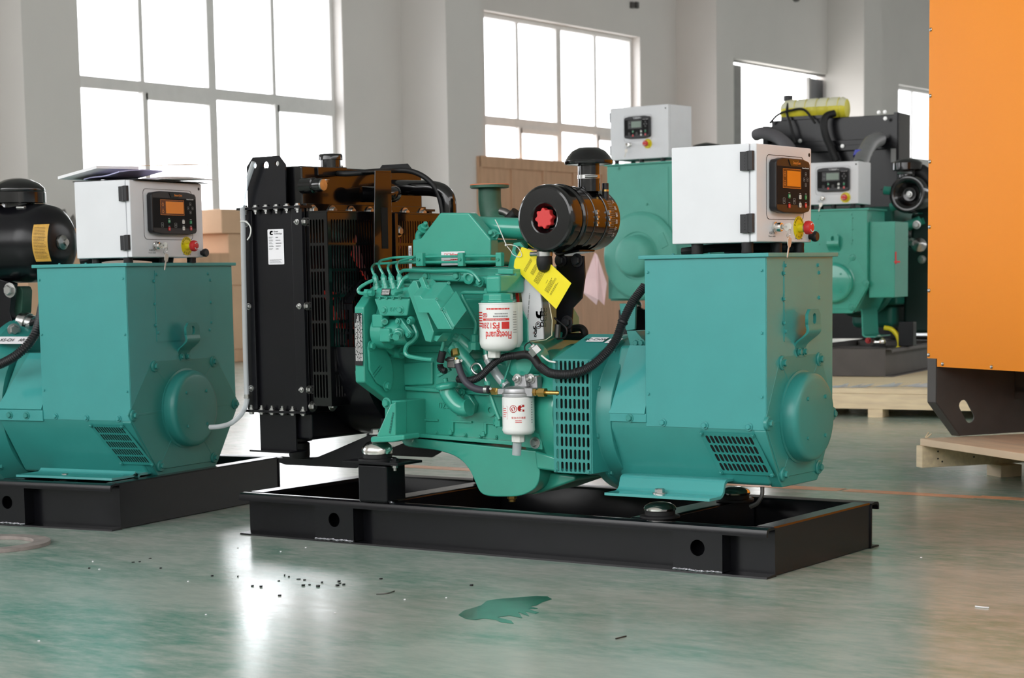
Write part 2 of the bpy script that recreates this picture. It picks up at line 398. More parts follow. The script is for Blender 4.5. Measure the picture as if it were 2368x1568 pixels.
# ---------------------------------------------------------------- light and camera
w = bpy.data.worlds.new('overcast_sky'); S.world = w; w.use_nodes = True; nt = w.node_tree; N = nt.nodes; L = nt.links
bg = N['Background']; tc = N.new('ShaderNodeTexCoord'); sx = N.new('ShaderNodeSeparateXYZ'); L.new(tc.outputs['Generated'], sx.inputs[0])
rp = N.new('ShaderNodeValToRGB'); e = rp.color_ramp.elements
e[0].position = .46; e[0].color = (.55, .54, .52, 1); e[1].position = .52; e[1].color = (1, 1, 1, 1)
mr = N.new('ShaderNodeMapRange'); mr.inputs[1].default_value = -1; mr.inputs[2].default_value = 1; L.new(sx.outputs[2], mr.inputs[0]); L.new(mr.outputs[0], rp.inputs[0])
L.new(rp.outputs[0], bg.inputs[0])
# the sky on the window side is much brighter than on the shaded open side of the hall
m2 = N.new('ShaderNodeMapRange'); m2.inputs[1].default_value = -.6; m2.inputs[2].default_value = .3; m2.inputs[3].default_value = WORLD_WIN; m2.inputs[4].default_value = WORLD_OPEN
L.new(sx.outputs[0], m2.inputs[0]); L.new(m2.outputs[0], bg.inputs[1])
def lamp(name, loc, sx_, sy_, watt, rot=(0, 0, 0), col=(1, .97, .94)):
    l = bpy.data.lights.new(name, 'AREA'); l.shape = 'RECTANGLE'; l.size = sx_; l.size_y = sy_; l.energy = watt; l.color = col
    o = bpy.data.objects.new(name, l); COL.objects.link(o); o.location = loc; o.rotation_euler = rot; return o
for i, (x, y) in enumerate(LAMPS): lamp('ceiling_lamp_light', (x, y, 8.6), 1.6, 1.6, LAMP_W)
cd = bpy.data.cameras.new('camera'); cam = bpy.data.objects.new('camera', cd); COL.objects.link(cam); S.camera = cam
cd.sensor_width = 36; cd.lens = FPX/2368*36; cd.shift_y = (PCY-784)/2368
cam.matrix_world = Matrix(((RT.x, UP.x, -FW.x, CAM.x), (RT.y, UP.y, -FW.y, CAM.y), (RT.z, UP.z, -FW.z, CAM.z), (0, 0, 0, 1)))
cd.dof.use_dof = True; cd.dof.focus_distance = 5.7; cd.dof.aperture_fstop = 8; cd.clip_end = 200
S.view_settings.view_transform = 'Standard'; S.view_settings.look = 'None'; S.view_settings.exposure = EXPO; S.view_settings.gamma = 1; S.view_settings.use_curve_mapping = False
S.cycles.use_denoising = True; S.cycles.max_bounces = 8; S.cycles.transparent_max_bounces = 12; S.cycles.caustics_reflective = False; S.cycles.caustics_refractive = False
# ================================================================ PARTS SHARED BY THE GENERATORS
def isolator(par, x, y, z, top, r=.048, boltz=True):
    """chromed dome anti-vibration mount with rubber foot and bolt"""
    o = MB().lathe((x, y, z), Z, [(r*1.25, 0), (r*1.25, .006), (r*.95, .008), (r*.95, .02), (r*.8, .022)], 28).build('vibration_mount', BM, par, label='black rubber foot')
    h = top-z-.02
    MB().lathe((x, y, z+.018), Z, [(r*.75, 0), (r, .004), (r*1.02, h*.35), (r*.93, h*.62), (r*.7, h*.86), (r*.4, h), (0, h)], 32).build('dome_cap', CH, o, label='polished chrome dome')
    if boltz: bolt(o, (x, y, top), Z, .024, ST)
    return o
def base_frame(root, Lx, W, H, F, posts=(), plates=(), xm=(), hole=True, zo=0, m=None):
    m = m or BR; t = .008
    fr = MB()
    def rail(y, s):          # channel, flanges towards s
        lip = .026
        p = [(y, 0), (y, H-.012), (y+s*.004, H-.004), (y+s*F*.5, H), (y+s*(F-.012), H-.001), (y+s*(F-.003), H-.005), (y+s*F, H-.014), (y+s*F, H-lip), (y+s*(F-t), H-lip),
             (y+s*(F-t), H-t-.008), (y+s*(F-t-.008), H-t), (y+s*t, H-t), (y+s*t, t), (y+s*(F-.001), t*.7), (y+s*F, 0)]
        fr.prism([(-Lx, a, c+zo) for a, c in p], (Lx, 0, 0))
    rail(0, -1); rail(W, 1)
    o = fr.build('base_frame', m, root, smooth=30, org=(-Lx/2, W/2, zo))
    def cross(x0, x1, top=H):    # inward channel between the rails
        b = MB(); b.prism([(x1, -.002, zo+.003), (x1, -.002, zo+top-.006), (x1-.004, -.002, zo+top-.001), (x0+.01, -.002, zo+top-.001), (x0, -.002, zo+top-.008), (x0, -.002, zo+top-.02), (x0+.006, -.002, zo+top-.02), (x1-.008, -.002, zo+top-.012), (x1-.008, -.002, zo+.01), (x0, -.002, zo+.008), (x0, -.002, zo+.003)], (0, W+.004, 0))
        return b.build('crossmember', m, o, smooth=30)
    cross(-.07, -.004); b = MB()
    b.prism([(-Lx+.004, -.002, zo+.003), (-Lx+.004, -.002, zo+H-.001), (-Lx+.06, -.002, zo+H-.001), (-Lx+.06, -.002, zo+H-.014), (-Lx+.012, -.002, zo+H-.014), (-Lx+.012, -.002, zo+.003)], (0, W+.004, 0))
    b.build('crossmember', m, o)
    for x in xm: MB().box(x-.045, x+.045, .004, W-.004, zo+.03, zo+H-.002).build('crossmember', m, o, bevel=.008)
    for x0, x1 in plates:    # plates with a lifting hole welded between the flanges, near side
        w_ = x1-x0
        plate(o, 'lifting_plate', m, [[(0, 0), (w_, 0), (w_, H-.034), (0, H-.034)], circ(w_*.5, H*.46, .024)], (x0, -F+.004, zo+.009), X, Z, .006)
        MB().box(x1-.006, x1, -F+.006, 0, zo+.009, zo+H-.03).build('plate_cheek', m, o)
        MB().box(x0, x0+.006, -F+.006, 0, zo+.009, zo+H-.03).build('plate_cheek', m, o)
        q = random.Random(int(x0*1000)); wb = MB()
        pts = [(x0+w_*i/9, -F+q.uniform(-.001, .001), zo+.009+q.uniform(-.001, .002)) for i in range(10)]
        wb.tube(pts, .0035, 6, 3, lambda i, n: .0035+.0012*math.sin(i*2.1)).build('weld_bead', WL, o, label='shiny weld bead')
    return o
def controller(par, x, v0, v1, u0, u1, amber=True):
    """digital controller set in the front of the cabinet (front faces +x)"""
    Wv, Hu = v1-v0, u1-u0
    f = lambda a, c: (x+.0005, v0+Wv*a, u1-Hu*c)
    ring = rrect(.17*Wv, .85*Wv, .105*Hu, .765*Hu, .016)
    plate(par, 'panel_outline', GI if not amber else KI, [[(a, Hu-c) for a, c in ring], [(a+(.0014 if a < Wv/2 else -.0014), Hu-c+(-.0014 if c < Hu*.4 else .0014)) for a, c in ring]], (x+.0004, v0, u0), Y, Z, .0006)
    a0, a1, c0, c1 = .215*Wv, .84*Wv, .135*Hu, .70*Hu
    out = []      # rounded housing with stepped shoulders at top and bottom
    sh = .10*(a1-a0); r_ = rrect(a0, a1, u0+Hu-c1, u0+Hu-c0, .012)
    b = MB(); z0, z1 = u1-c1, u1-c0
    sil = [(a0, z0+.014), (a0+.008, z0+.006), (a0+sh, z0+.004), (a0+2*sh, z0), (a1-2*sh, z0), (a1-sh, z0+.004), (a1-.008, z0+.006), (a1, z0+.014),
           (a1, z1-.014), (a1-.008, z1-.006), (a1-sh, z1-.004), (a1-2*sh, z1), (a0+2*sh, z1), (a0+sh, z1-.004), (a0+.008, z1-.006), (a0, z1-.014)]
    b.prism([(x, v0+a, c) for a, c in sil], (.024, 0, 0))
    o = b.build('controller', BP, par, bevel=.005, seg=3, label='black digital controller with coloured buttons')
    xf = x+.0252
    MB().box(x+.0235, xf-.0004, v0+a0+.006, v0+a1-.006, z0+.024, z1-.024).build('faceplate', MB_, o, bevel=.0004)
    # bezel tongue with the maker's word
    b = MB(); ym = v0+(a0+a1)/2
    b.prism([(xf-.002, ym-.034, z1-.004), (xf-.002, ym+.034, z1-.004), (xf-.002, ym+.022, z1-.022), (xf-.002, ym-.022, z1-.022)], (.003, 0, 0)); b.build('bezel', BK, o, bevel=.001)
    text(o, 'SmartGen', (xf+.0012, v0+.575*Wv, u1-.195*Hu), Y, Z, .0085, OI if amber else WI, bold=.0)
    text(o, 'Genset Controller', (xf, v0+.745*Wv, u1-.235*Hu), Y, Z, .0042, WI)
    y0, y1, q0, q1 = v0+.325*Wv, v0+.655*Wv, u1-.445*Hu, u1-.245*Hu
    MB().box(xf-.001, xf+.0004, y0, y1, q0, q1).build('screen_bezel', mat('brown_bezel', (96, 50, 26), .25) if 'brown_bezel' not in MATS and amber else MATS.get('brown_bezel', BP) if amber else BP, o)
    yq = y0+(y1-y0)*.23
    MB().box(xf, xf+.0009, yq, y1-.004, q0+.006, q1-.006).build('screen', LCD if amber else LCG, o)
    plate(o, 'screen_outline', OI if amber else GI, [[(0, 0), (y1-y0, 0), (y1-y0, q1-q0), (0, q1-q0)], [(.001, .001), (y1-y0-.001, .001), (y1-y0-.001, q1-q0-.001), (.001, q1-q0-.001)]], (xf+.0007, y0, q0), Y, Z, .0004)
    for cc in (.31, .40):
        plate(o, 'alarm_icon', OI if amber else GI, [circ(0, 0, .0055, 14), circ(0, 0, .0042, 14)], (xf+.0008, v0+.36*Wv, u1-cc*Hu), Y, Z, .0004)
        writing(o, (xf+.0008, v0+.36*Wv, u1-cc*Hu+.0085), Y, Z, .009, .003, 1, OI if amber else GI, 3, 1)
    def key(a, c, m, w_=.0115, h_=.0125, sym=None, ms=WI):
        k = plate(o, 'button', m, [rrect(-w_/2, w_/2, -h_/2, h_/2, .002, 2)], (xf+.0008, v0+a*Wv, u1-c*Hu), Y, Z, .0016)
        if sym: text(k, sym, (xf+.0018, v0+a*Wv, u1-c*Hu-.0025), Y, Z, .0055, ms, .0002, name='symbol')
        return k
    for a, c, s_ in ((.745, .29, '▲'), (.715, .345, '◄'), (.775, .345, '►'), (.745, .40, '▼')):
        plate(o, 'arrow_key', GI, [rrect(-.0048, .0048, -.0055, .0055, .0014, 2), rrect(-.0041, .0041, -.0048, .0048, .001, 2)], (xf+.0006, v0+a*Wv, u1-c*Hu), Y, Z, .0004)
        MB().plane([(xf+.0008, v0+a*Wv+dx*.0016, u1-c*Hu+dz*.0016) for dx, dz in ((-1, -1), (1, -1), (0, 1))]).build('arrow_mark', WI, o, flat=True, smooth=0)
    key(.44, .525, GN, sym='I/O'); key(.44, .625, RD, sym='-/-'); key(.64, .53, WP, .0125, .0125, 'A', GI); key(.745, .53, GN, sym='I'); key(.64, .615, WP, .0125, .0125, 'M', GI); key(.745, .615, RD, sym='O')
    for a, c in ((.44, .49), (.44, .59), (.64, .495), (.745, .495), (.64, .582), (.745, .582)): writing(o, (xf+.0004, v0+a*Wv, u1-c*Hu), Y, Z, .011, .0028, 1, WI, int(a*100), 1)
    for a in (.345, .53):
        plate(o, 'breaker_icon', GI, [rrect(-.007, .007, -.0085, .0085, .002, 2), rrect(-.006, .006, -.0075, .0075, .0015, 2)], (xf+.0006, v0+a*Wv, u1-.575*Hu), Y, Z, .0004)
        text(o, 'G' if a < .4 else '▣', (xf+.0006, v0+a*Wv, u1-.575*Hu-.003), Y, Z, .0065, GI, .0002, name='symbol')
    return o
def cabinet(root, x0, x1, y0, y1, z0, z1, ztop, amber=True, mounts=True, knob=True, front=None):
    w_, h_ = x1-x0, z1-z0; xs = x0+w_*.915
    c = MB().box(x0, xs, y0, y1, z0, z1).build('control_cabinet', WH, root, bevel=.004, label='white control cabinet')
    d = MB().box(xs+.0022, x1, y0-.0005, y1+.0005, z0+.001, z1-.001).build('door', WH, c, bevel=.004)
    for f0, f1 in ((.085, .275), (.715, .905)):
        za, zb = z1-h_*f0, z1-h_*f1; xa, xb = x0+w_*.83, x0+w_*.978
        b = MB().box(xa, xa+(xb-xa)*.56, y0-.011, y0, zb, za).box(xa+(xb-xa)*.6, xb, y0-.013, y0, zb+.001, za+.002)
        b.cyl((xa+(xb-xa)*.58, y0-.010, zb-.001), (xa+(xb-xa)*.58, y0-.010, za+.001), .005, n=10)
        for i in range(5): b.box(xa+(xb-xa)*.33, xa+(xb-xa)*.38, y0-.0125, y0-.010, zb+(za-zb)*(.16+.16*i), zb+(za-zb)*(.19+.16*i))
        b.build('hinge', BP, c, bevel=.0015)
    full = (y0, y1, z0, z1, h_)
    if front: y0, y1, z0, z1 = front; h_ = z1-z0
    controller(c, x1, y0, y1, z0, z1, amber)
    Wv = y1-y0
    # key switch
    ky, kz = y0+.31*Wv, z1-.845*h_
    ks = MB().lathe((x1, ky, kz), X, [(.0155, 0), (.0155, .006), (.0135, .007), (.0135, .020), (.0125, .024), (.009, .025), (.0085, .021), (0, .021)], 24).build('key_switch', CH, c, label='chrome key switch')
    # emergency stop
    ey, ez = y0+.755*Wv, z1-.845*h_
    es = MB().lathe((x1, ey, ez), X, [(.034, 0), (.034, .0015), (.013, .002), (.013, .018), (.012, .02)], 32).build('emergency_stop', YE, c, label='yellow disc of the emergency stop')
    MB().lathe((x1, ey, ez), X, [(.0125, .002), (.0125, .024)], 20, cap=False).build('collar', ST, es)
    MB().lathe((x1, ey, ez), X, [(.013, .022), (.0195, .026), (.0205, .034), (.018, .042), (.010, .046), (0, .047)], 28).build('push_button', RD, es, label='red mushroom button')
    for a in (0.5, 0.5+PI):
        MB().tube([(x1+.0455, ey+.0125*math.cos(a+t), ez+.0125*math.sin(a+t)) for t in [i*.22 for i in range(10)]], .0012, 6).build('arrow_mark', WI, es)
    for i, ch in enumerate('EMERGENCY'):
        a = PI-.28-i*(PI-.56)/8; q = V((x1+.0019, ey+.0245*math.cos(a), ez+.0245*math.sin(a)))
        u = V((0, math.cos(a), math.sin(a))); text(es, ch, q, V((0, math.sin(a), -math.cos(a))), u, .0072, KI, .0002)
    for i, ch in enumerate('STOP'):
        a = PI+.95+i*(PI-1.9)/3; q = V((x1+.0019, ey+.031*math.cos(a), ez+.031*math.sin(a))); u = V((0, -math.cos(a), -math.sin(a)))
        text(es, ch, q, V((0, -math.sin(a), math.cos(a))), u, .0072, KI, .0002)
    text(c, '电源开关', (x1+.0005, y0+.27*Wv, z1-.915*h_), Y, Z, .0065, GI, .0002); text(c, 'Power switch', (x1+.0005, y0+.27*Wv, z1-.945*h_), Y, Z, .0055, GI, .0002)
    text(c, 'Emergency stop', (x1+.0005, y0+.755*Wv, z1-.963*h_), Y, Z, .0055, GI, .0002)
    y0, y1, z0, z1, h_ = full; Wv = y1-y0
    MB().lathe((x1, y0+.955*Wv, z1-.075*h_), X, [(.0055, 0), (.0055, .001), (0, .0012)], 16).build('lock_hole', KI, c)
    if knob: MB().lathe((x1, y0+.965*Wv, z1-.935*h_), X, [(.009, 0), (.009, .01), (.0145, .011), (.0155, .016), (.0155, .022), (.013, .026), (0, .026)], 16).build('latch_knob', BP, c)
    if mounts:
        for px_, py_ in ((.25, .08), (.86, .05), (.25, .9), (.9, .50), (.92, .88)):
            xx, yy_ = x0+w_*px_, y0+Wv*py_
            MB().lathe((xx, yy_, ztop), Z, [(.017, 0), (.0175, .004), (.0165, (z0-ztop)*.5), (.0175, z0-ztop-.003), (.017, z0-ztop)], 18).build('rubber_mount', BM, c)
    return c
def key_ring(fr, cab, label, group=None):
    """key in the switch with a spare key on the ring; hangs from the key switch, so a thing of its own"""
    x1, y0, y1, z0, z1 = cab; Wv = y1-y0; h_ = z1-z0
    ky, kz = y0+.31*Wv, z1-.845*h_; root = thing('key_ring', fr, label, 'keys', group)
    b = MB(); b.obox((x1+.030, ky, kz), X, Y, Z, .012, .001, .0035); b.prism([(x1+.032, ky-.001, kz-.004), (x1+.037, ky-.001, kz-.013), (x1+.053, ky-.001, kz-.008), (x1+.057, ky-.001, kz+.004), (x1+.051, ky-.001, kz+.012), (x1+.037, ky-.001, kz+.010), (x1+.032, ky-.001, kz+.004)], (0, .002, 0))
    b.build('key', NK, root, bevel=.0006)
    MB().tube([(x1+.047+.004*math.cos(a), ky+.010*math.sin(a), kz-.018+.012*math.cos(a)) for a in [i*PI/8 for i in range(17)]], .0009, 6).build('split_ring', CH, root)
    c0 = V((x1+.047, ky+.006, kz-.030)); d = V((0, -.3, -.95)).normalized(); e = d.cross(X)
    b = MB(); q = [(-.008, 0), (-.012, .012), (-.009, .026), (-.0035, .03), (-.0035, .058), (.001, .062), (.0035, .056), (.0035, .03), (.009, .026), (.012, .012), (.008, 0)]
    b.prism([c0+e*a+d*t for a, t in q], (.0018, 0, 0)); b.build('spare_key', NK, root, bevel=.0006)
    return root
def alternator(root, D, mt=None, ms=None, grille=True, zo=0, screws=True):
    """generator end: stator barrel, end bell with bearing cover, terminal box. Local +x is the free end."""
    mt = mt or TA; ms = ms or TS; xd, xc, yb, yb2, zl, zb, zbot, xs = (D[k] for k in 'xd xc yb yb2 zl zb zbot xs'.split())
    c = (yb+yb2)/2; hw = (yb2-yb)/2; ca = zb+.012; bi = hw*D.get('bi', .68); th = .012; cr = D.get('cr', .132)
    sec = [(yb, zb+.02), (c-hw*.62, zb+.225), (c+hw*.62, zb+.225), (yb2, zb+.02), (yb2, zb-.02), (c+bi, zbot), (c-bi, zbot), (yb, zb-.02)]
    al = MB().prism([(xs, a, q) for a, q in sec], (xd-.03-xs, 0, 0)).build('alternator', mt, root, bevel=.012, seg=3)
    sb = [(yb-.002, zb-.0125), (yb+.004, zb-.012), (yb+.004, zb+.18), (yb2-.004, zb+.18), (yb2-.004, zb+.02), (yb2+.003, zb-.02), (c+bi+.004, zbot+.02), (c+bi-.02, zbot-.004), (c-bi+.02, zbot-.004), (c-bi-.004, zbot+.02), (yb-.003, zb-.02)]
    eb = MB().prism([(xd-.04, a, q) for a, q in sb], (.038, 0, 0)).build('end_bell', mt, al, bevel=.008, seg=3)
    xe = xd-.002
    MB().lathe((xe, c, ca), X, [(cr*1.05, 0), (cr*1.05, .006), (cr, .008), (cr, .034), (cr*.975, .044), (cr*.92, .051), (cr*.84, .054), (0, .054)], 48).build('bearing_cover', mt, al)
    for a in (.78, 2.36, 3.93, 5.5): bolt(al, (xe+.053, c+cr*.62*math.cos(a), ca+cr*.62*math.sin(a)), X, .011, mt)
    hexp = [(c-hw*.56, ca+.165), (c+hw*.56, ca+.165), (c-hw*.97, ca-.005), (c+hw*.97, ca-.005), (c-bi*.86, zbot+.035), (c+bi*.86, zbot+.035)]
    for y, z in hexp:
        d = V((0, y-c, z-ca)); u = d.normalized()
        MB().lathe((xe-.002, y, z), X, [(.021, 0), (.021, .008), (.018, .011), (0, .011)], 20).build('bolt_boss', mt, al)
        MB().beam(V((xe, c, ca))+u*cr, V((xe, y, z))-u*.015, .010, .008, X).build('rib', mt, al, bevel=.002)
        bolt(al, (xe+.008, y, z), X, .020, mt)
    # six-sided raised web of the bell
    o6 = [hexp[0], hexp[1], hexp[3], hexp[5], hexp[4], hexp[2]]
    out = [(c+(y-c)*1.09, ca+(z-ca)*1.09+.004) for y, z in o6]
    MB().prism([(xe-.004, y, z) for y, z in out], (.007, 0, 0)).build('bell_web', mt, al, bevel=.003)
    # terminal box
    tb = MB().box(xc, xd, yb, yb2, zb, zl-.004).build('terminal_box', ms, root, bevel=.0025)
    MB().box(xc-.015, xd+.012, yb-.012, yb2+.014, zl-.012, zl).build('lid', ms, tb, bevel=.0025)
    MB().box(xc+.003, xd-.002, yb-.002, yb, zb-.012, zl-.014).build('side_panel', ms, tb)
    if screws:
        hz = zl-zb
        for fx in (.03, .965):
            for fz in (.10, .46, .83): bolt(tb, (xc+(xd-xc)*fx, yb-.002, zl-hz*fz), -Y, .0085, ms)
        for fx in (.15, .5, .86): bolt(tb, (xc+(xd-xc)*fx, yb-.003, zb-.004 if fx != .15 else zb), -Y, .017, ms)
        for fx in (.2, .5): bolt(tb, (xc+(xd-xc)*fx, yb+.03, zl), Z, .008, ms)
        # cover plate on the end face
        wv = yb2-yb
        plate(tb, 'end_panel', ms, [rrect(0, wv*.52, 0, hz*.47, .004, 2)], (xd, yb+wv*.25, zl-hz*.52), Y, Z, .004)
        for fy in (.245, .775):
            for fz in (.075, .12, .27, .41, .46): bolt(tb, (xd+.002, yb+wv*(fy+(.02 if fz in (.075, .46) else 0)*(1 if fy < .5 else -1)), zl-hz*fz), X, .0095, ms)
    # lifting eye on the end bell: cranked plate with a slotted hole
    ex = xe; ez = ca+.212; k = D.get('eye', 1)
    if k:
        prof = [(ex, ez-.036), (ex, ez), (ex+.042, ez+.036), (ex+.042, ez+.062)]
        b = MB(); w0 = .036
        pts = [V((a, c, z)) for a, z in catmull2(prof)]
        b.loft([[p+V((-.005, -w_, 0)), p+V((.005, -w_, 0)), p+V((.005, w_, 0)), p+V((-.005, w_, 0))] for p, w_ in [(p, w0*(.85+.3*min(1, i/8))) for i, p in enumerate(pts)]])
        e = b.build('lifting_eye', mt, al, bevel=.002)
        plate(e, 'eye_plate', mt, [[(-.041, 0), (.041, 0), (.041, .034), (.026, .050), (-.026, .050), (-.041, .034)], capsule(0, .022, .022, .032, 6)], (ex+.042, c, ez+.056), Y, Z, .010)
        for s_ in (-.018, .018): bolt(e, (ex+.006, c+s_, ez-.020), X, .017, mt)
    if grille:
        gx0, gx1 = D.get('gx', (xd-.245, xd-.045)); n, rows = D.get('gn', (11, 4))
        A = V((0, yb, zb-.02)); B_ = V((0, c-bi, zbot)); dn = (B_-A); Ln = dn.length; dn = dn/Ln; nn = X.cross(-dn)
        s0, s1 = .06, .74; hh = Ln*(s1-s0); w_ = gx1-gx0
        sh = D.get('shear', .035)
        P = A+dn*(Ln*s1)+nn*.004; P.x = gx0
        fn = lambda cc: P+X*(cc.x+sh*(1-cc.y/hh))-dn*cc.y+nn*cc.z
        loops = [[(-.012, -.008), (w_+.012, -.008), (w_+.012, hh+.008), (-.012, hh+.008)]]
        cw, chh = w_/n, hh/rows
        loops += [capsule(cw*(i+.5), chh*(j+.5), cw*.70, chh*.88, 3) for i in range(n) for j in range(rows)]
        gr = plate(al, 'vent_grille', mt, loops, P, X, -dn, .0014, fn=fn)
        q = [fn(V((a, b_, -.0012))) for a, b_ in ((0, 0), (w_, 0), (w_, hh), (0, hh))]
        MB().plane(q).build('vent_shade_sheet', TH, gr, flat=True, smooth=0)  # black sheet under the slots, painting the dark of a hollow barrel
        for a, b_ in ((-.006, -.004), (w_+.006, -.004), (-.006, hh+.004), (w_+.006, hh+.004)): bolt(gr, fn(V((a, b_, .002))), nn, .011, mt)
    return al, tb, c, ca, hw, bi
def catmull2(p): return [(q.x, q.y) for q in catmull([(a, b, 0) for a, b in p], 6)]
def alternator_foot(al, x0, x1, yside, c, z0, z1, w, mt=None, k=None):
    """cranked sheet foot along one side; yside=-1 near, 1 far"""
    s = yside; k = w-.11 if k is None else k; p = [(0, z1), (k, z1), (k+.012, z1-.003), (k+.02, z1-.01), (k+.028, z0+.012), (k+.036, z0+.004), (k+.048, z0), (w, z0)]
    t = .008; q = p+[(w, z0-t), (k+.044, z0-t), (k+.03, z0-t+.005), (k+.02, z0+.006), (k+.012, z1-.016), (k, z1-t), (0, z1-t)]
    return MB().prism([(x0, c+s*a, b) for a, b in q], (x1-x0, 0, 0)).build('mounting_foot', mt or TG, al, smooth=50)
# ================================================================ MAIN GENERATOR SET
on, ons = G.on, G.ons
MAIN = thing('diesel_generator', G, 'complete teal diesel generator in the centre foreground with yellow tag, on black steel base', 'generator')
Hb = .1447
bf = base_frame(MAIN, 2.02, .643, Hb, .06, plates=((-1.68, -1.515), (-.306, -.143)), xm=(-1.46, -.45))
# engine posts on the rails
for yy in (-.03, .60):
    MB().box(-1.48, -1.36, yy-.045, yy+.06, Hb-.001, .270).build('mounting_post', BR, bf, bevel=.010, seg=3)
    MB().box(-1.53, -1.30, yy-.06, yy+.07, .270, .279).build('post_plate', BR, bf, bevel=.002)
    bolt(bf, (-1.335, yy-.03, .279), Z, .024, BR); bolt(bf, (-1.335, yy-.03, .27), -Z, .02, ST, 'nut')
    isolator(bf, -1.43, yy, .279, .345, .05)
q = random.Random(3); wb = MB(); wb.tube([(-1.49+.014*i, -.052+q.uniform(-.002, .002), Hb+q.uniform(0, .003)) for i in range(11)], .004, 6, 3, lambda i, n: .004+.0015*math.sin(i*1.9)); wb.build('weld_bead', WL, bf, label='shiny weld bead')
D = dict(xd=-.0547, xc=-.4595, yb=.0485, yb2=.481, zl=.9217, zb=.427, zbot=.243, xs=-.60, bi=.62, gx=(-.262, -.105), shear=.030)
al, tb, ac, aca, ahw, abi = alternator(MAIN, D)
for s_ in (-1, 1): alternator_foot(al, -.565, -.205, s_, ac, .2155, .262, .285)
for yy in (.032, .5): isolator(bf, -.403, yy, Hb, .192, .048, boltz=False)
for yy in (.032, .5): bolt(al, (-.403, yy, .2155), Z, .03, ST)
# hose under the alternator
MB().tube(ons([(1763, 1126), (1762, 1145), (1752, 1163), (1735, 1172)], 'y', .2), .0065, 8, 5).build('drain_pipe', SD, al)
# shiny upper side panel of the barrel and its bolted rim
a, b_ = V((0, .0465, .447)), V((0, ac-ahw*.62, .652))
MB().add([(-.585, a.y-.006, a.z+.004), (-.46, a.y-.006, a.z+.004), (-.46, b_.y-.006, b_.z), (-.56, b_.y-.006, b_.z), (-.585, a.y, a.z), (-.46, a.y, a.z), (-.46, b_.y, b_.z), (-.56, b_.y, b_.z)],
         [(0, 1, 2, 3), (0, 4, 5, 1), (1, 5, 6, 2), (2, 6, 7, 3), (3, 7, 4, 0)]).build('barrel_panel', TG, al)
MB().box(-.60, -.455, .043, .052, .425, .451).build('rim_strip', TS, al, bevel=.002)
bolt(al, (-.512, .043, .437), -Y, .018, TA)
# adapter ring between engine and alternator
ar = MB().lathe((-.80, ac, .437), X, [(.19, 0), (.205, .02), (.205, .13), (.243, .135), (.243, .165), (.238, .172), (.232, .174), (.225, .20), (.222, .22)], 64).build('adapter_ring', TA, MAIN, bevel=.003, smooth=30)
for k in range(10):
    t = k*2*PI/10+.25; bolt(ar, (-.63, ac+.229*math.cos(t), .437+.229*math.sin(t)), X, .019, TA)
# ventilation grille panel on the adapter
P0 = on(1282, 1092, 'y', .012); P1 = on(1365, 832, 'y', .012); w_, h_ = P1.x-P0.x, P1.z-P0.z
loops = [[(0, 0), (w_, 0), (w_, h_), (0, h_)]]
cw, ch = w_/8.6, h_/9
for j in range(9):
    for i in range(8): loops.append(capsule(w_*.045+cw*(i+.55), ch*(j+.5), cw*.6, ch*(.80 if j not in (4,) else .7), 4))
gp = plate(ar, 'ventilation_grille', TA, loops, (P0.x, .012, P0.z), X, Z, .003)
MB().box(P0.x+.022, P1.x-.014, .0175, .02, P0.z+.012, P1.z-.01).build('vent_shade_sheet', TH, gp)  # black sheet behind the grille stands in for its unlit inside
b = MB(); b.box(P1.x-.002, P1.x+.004, .012, .10, P0.z, P1.z); b.box(P0.x, P1.x, .03, .06, P0.z, P1.z); b.box(P0.x, P1.x-.001, .0135, .03, P0.z, P0.z+.004); b.build('grille_frame', TA, gp, bevel=.002)
for fx, fz in ((.06, .985), (.94, .985), (.06, .02), (.94, .02)): bolt(gp, (P0.x+w_*fx, .010, P0.z+h_*fz), -Y, .010, TA)
# slanted roof of the grille box, going up over the ring
r0 = P1.z
MB().add([(P0.x, .011, r0), (P1.x, .011, r0), (P1.x+.010, .17, .685), (P0.x+.03, .17, .685), (P0.x, .06, r0-.02), (P1.x, .06, r0-.02), (P1.x+.010, .2, .66), (P0.x+.03, .2, .66)],
         [(0, 1, 2, 3), (4, 7, 6, 5), (0, 4, 5, 1), (1, 5, 6, 2), (2, 6, 7, 3), (3, 7, 4, 0)]).build('grille_roof', TA, gp, bevel=.003)
# paper stickers on the roof
u = V((.04, .159, .685-r0)).normalized(); c0 = V((P0.x+.085, .11, r0+(.685-r0)*.62)); nrm = X.cross(u)
for nm, cc, ww, hh, bod in (('paper_sticker', c0+X*.0+u*.02+nrm*.004, .062, .03, 'KC-CHWS'), ('paper_label', c0+X*.066+u*.012+nrm*.004, .045, .03, 'AR')):
    st = plate(gp, nm, PW, [[(-ww/2, -hh/2), (ww/2, -hh/2), (ww/2, hh/2), (-ww/2, hh/2)]], cc, X, u, .0006)
    text(st, bod, cc+nrm*.001-u*.008, X, u, .014, KI, .0002)
# flywheel housing
fh = MB().lathe((-.955, ac, .437), X, [(.175, 0), (.195, .02), (.20, .09), (.215, .11), (.215, .16)], 48).build('flywheel_housing', TE, MAIN)
MB().lathe((-.93, .11, .60), (0, -1, 0), [(.06, -.04), (.06, .02), (.05, .045), (.02, .055), (0, .056)], 28, 1.0).build('starter_boss', TE, fh)
MB().prism(ons([(1235, 1042), (1335, 1072), (1335, 1098), (1240, 1085)], 'y', .09), (0, .3, 0)).build('housing_skirt', TE, fh, bevel=.008)
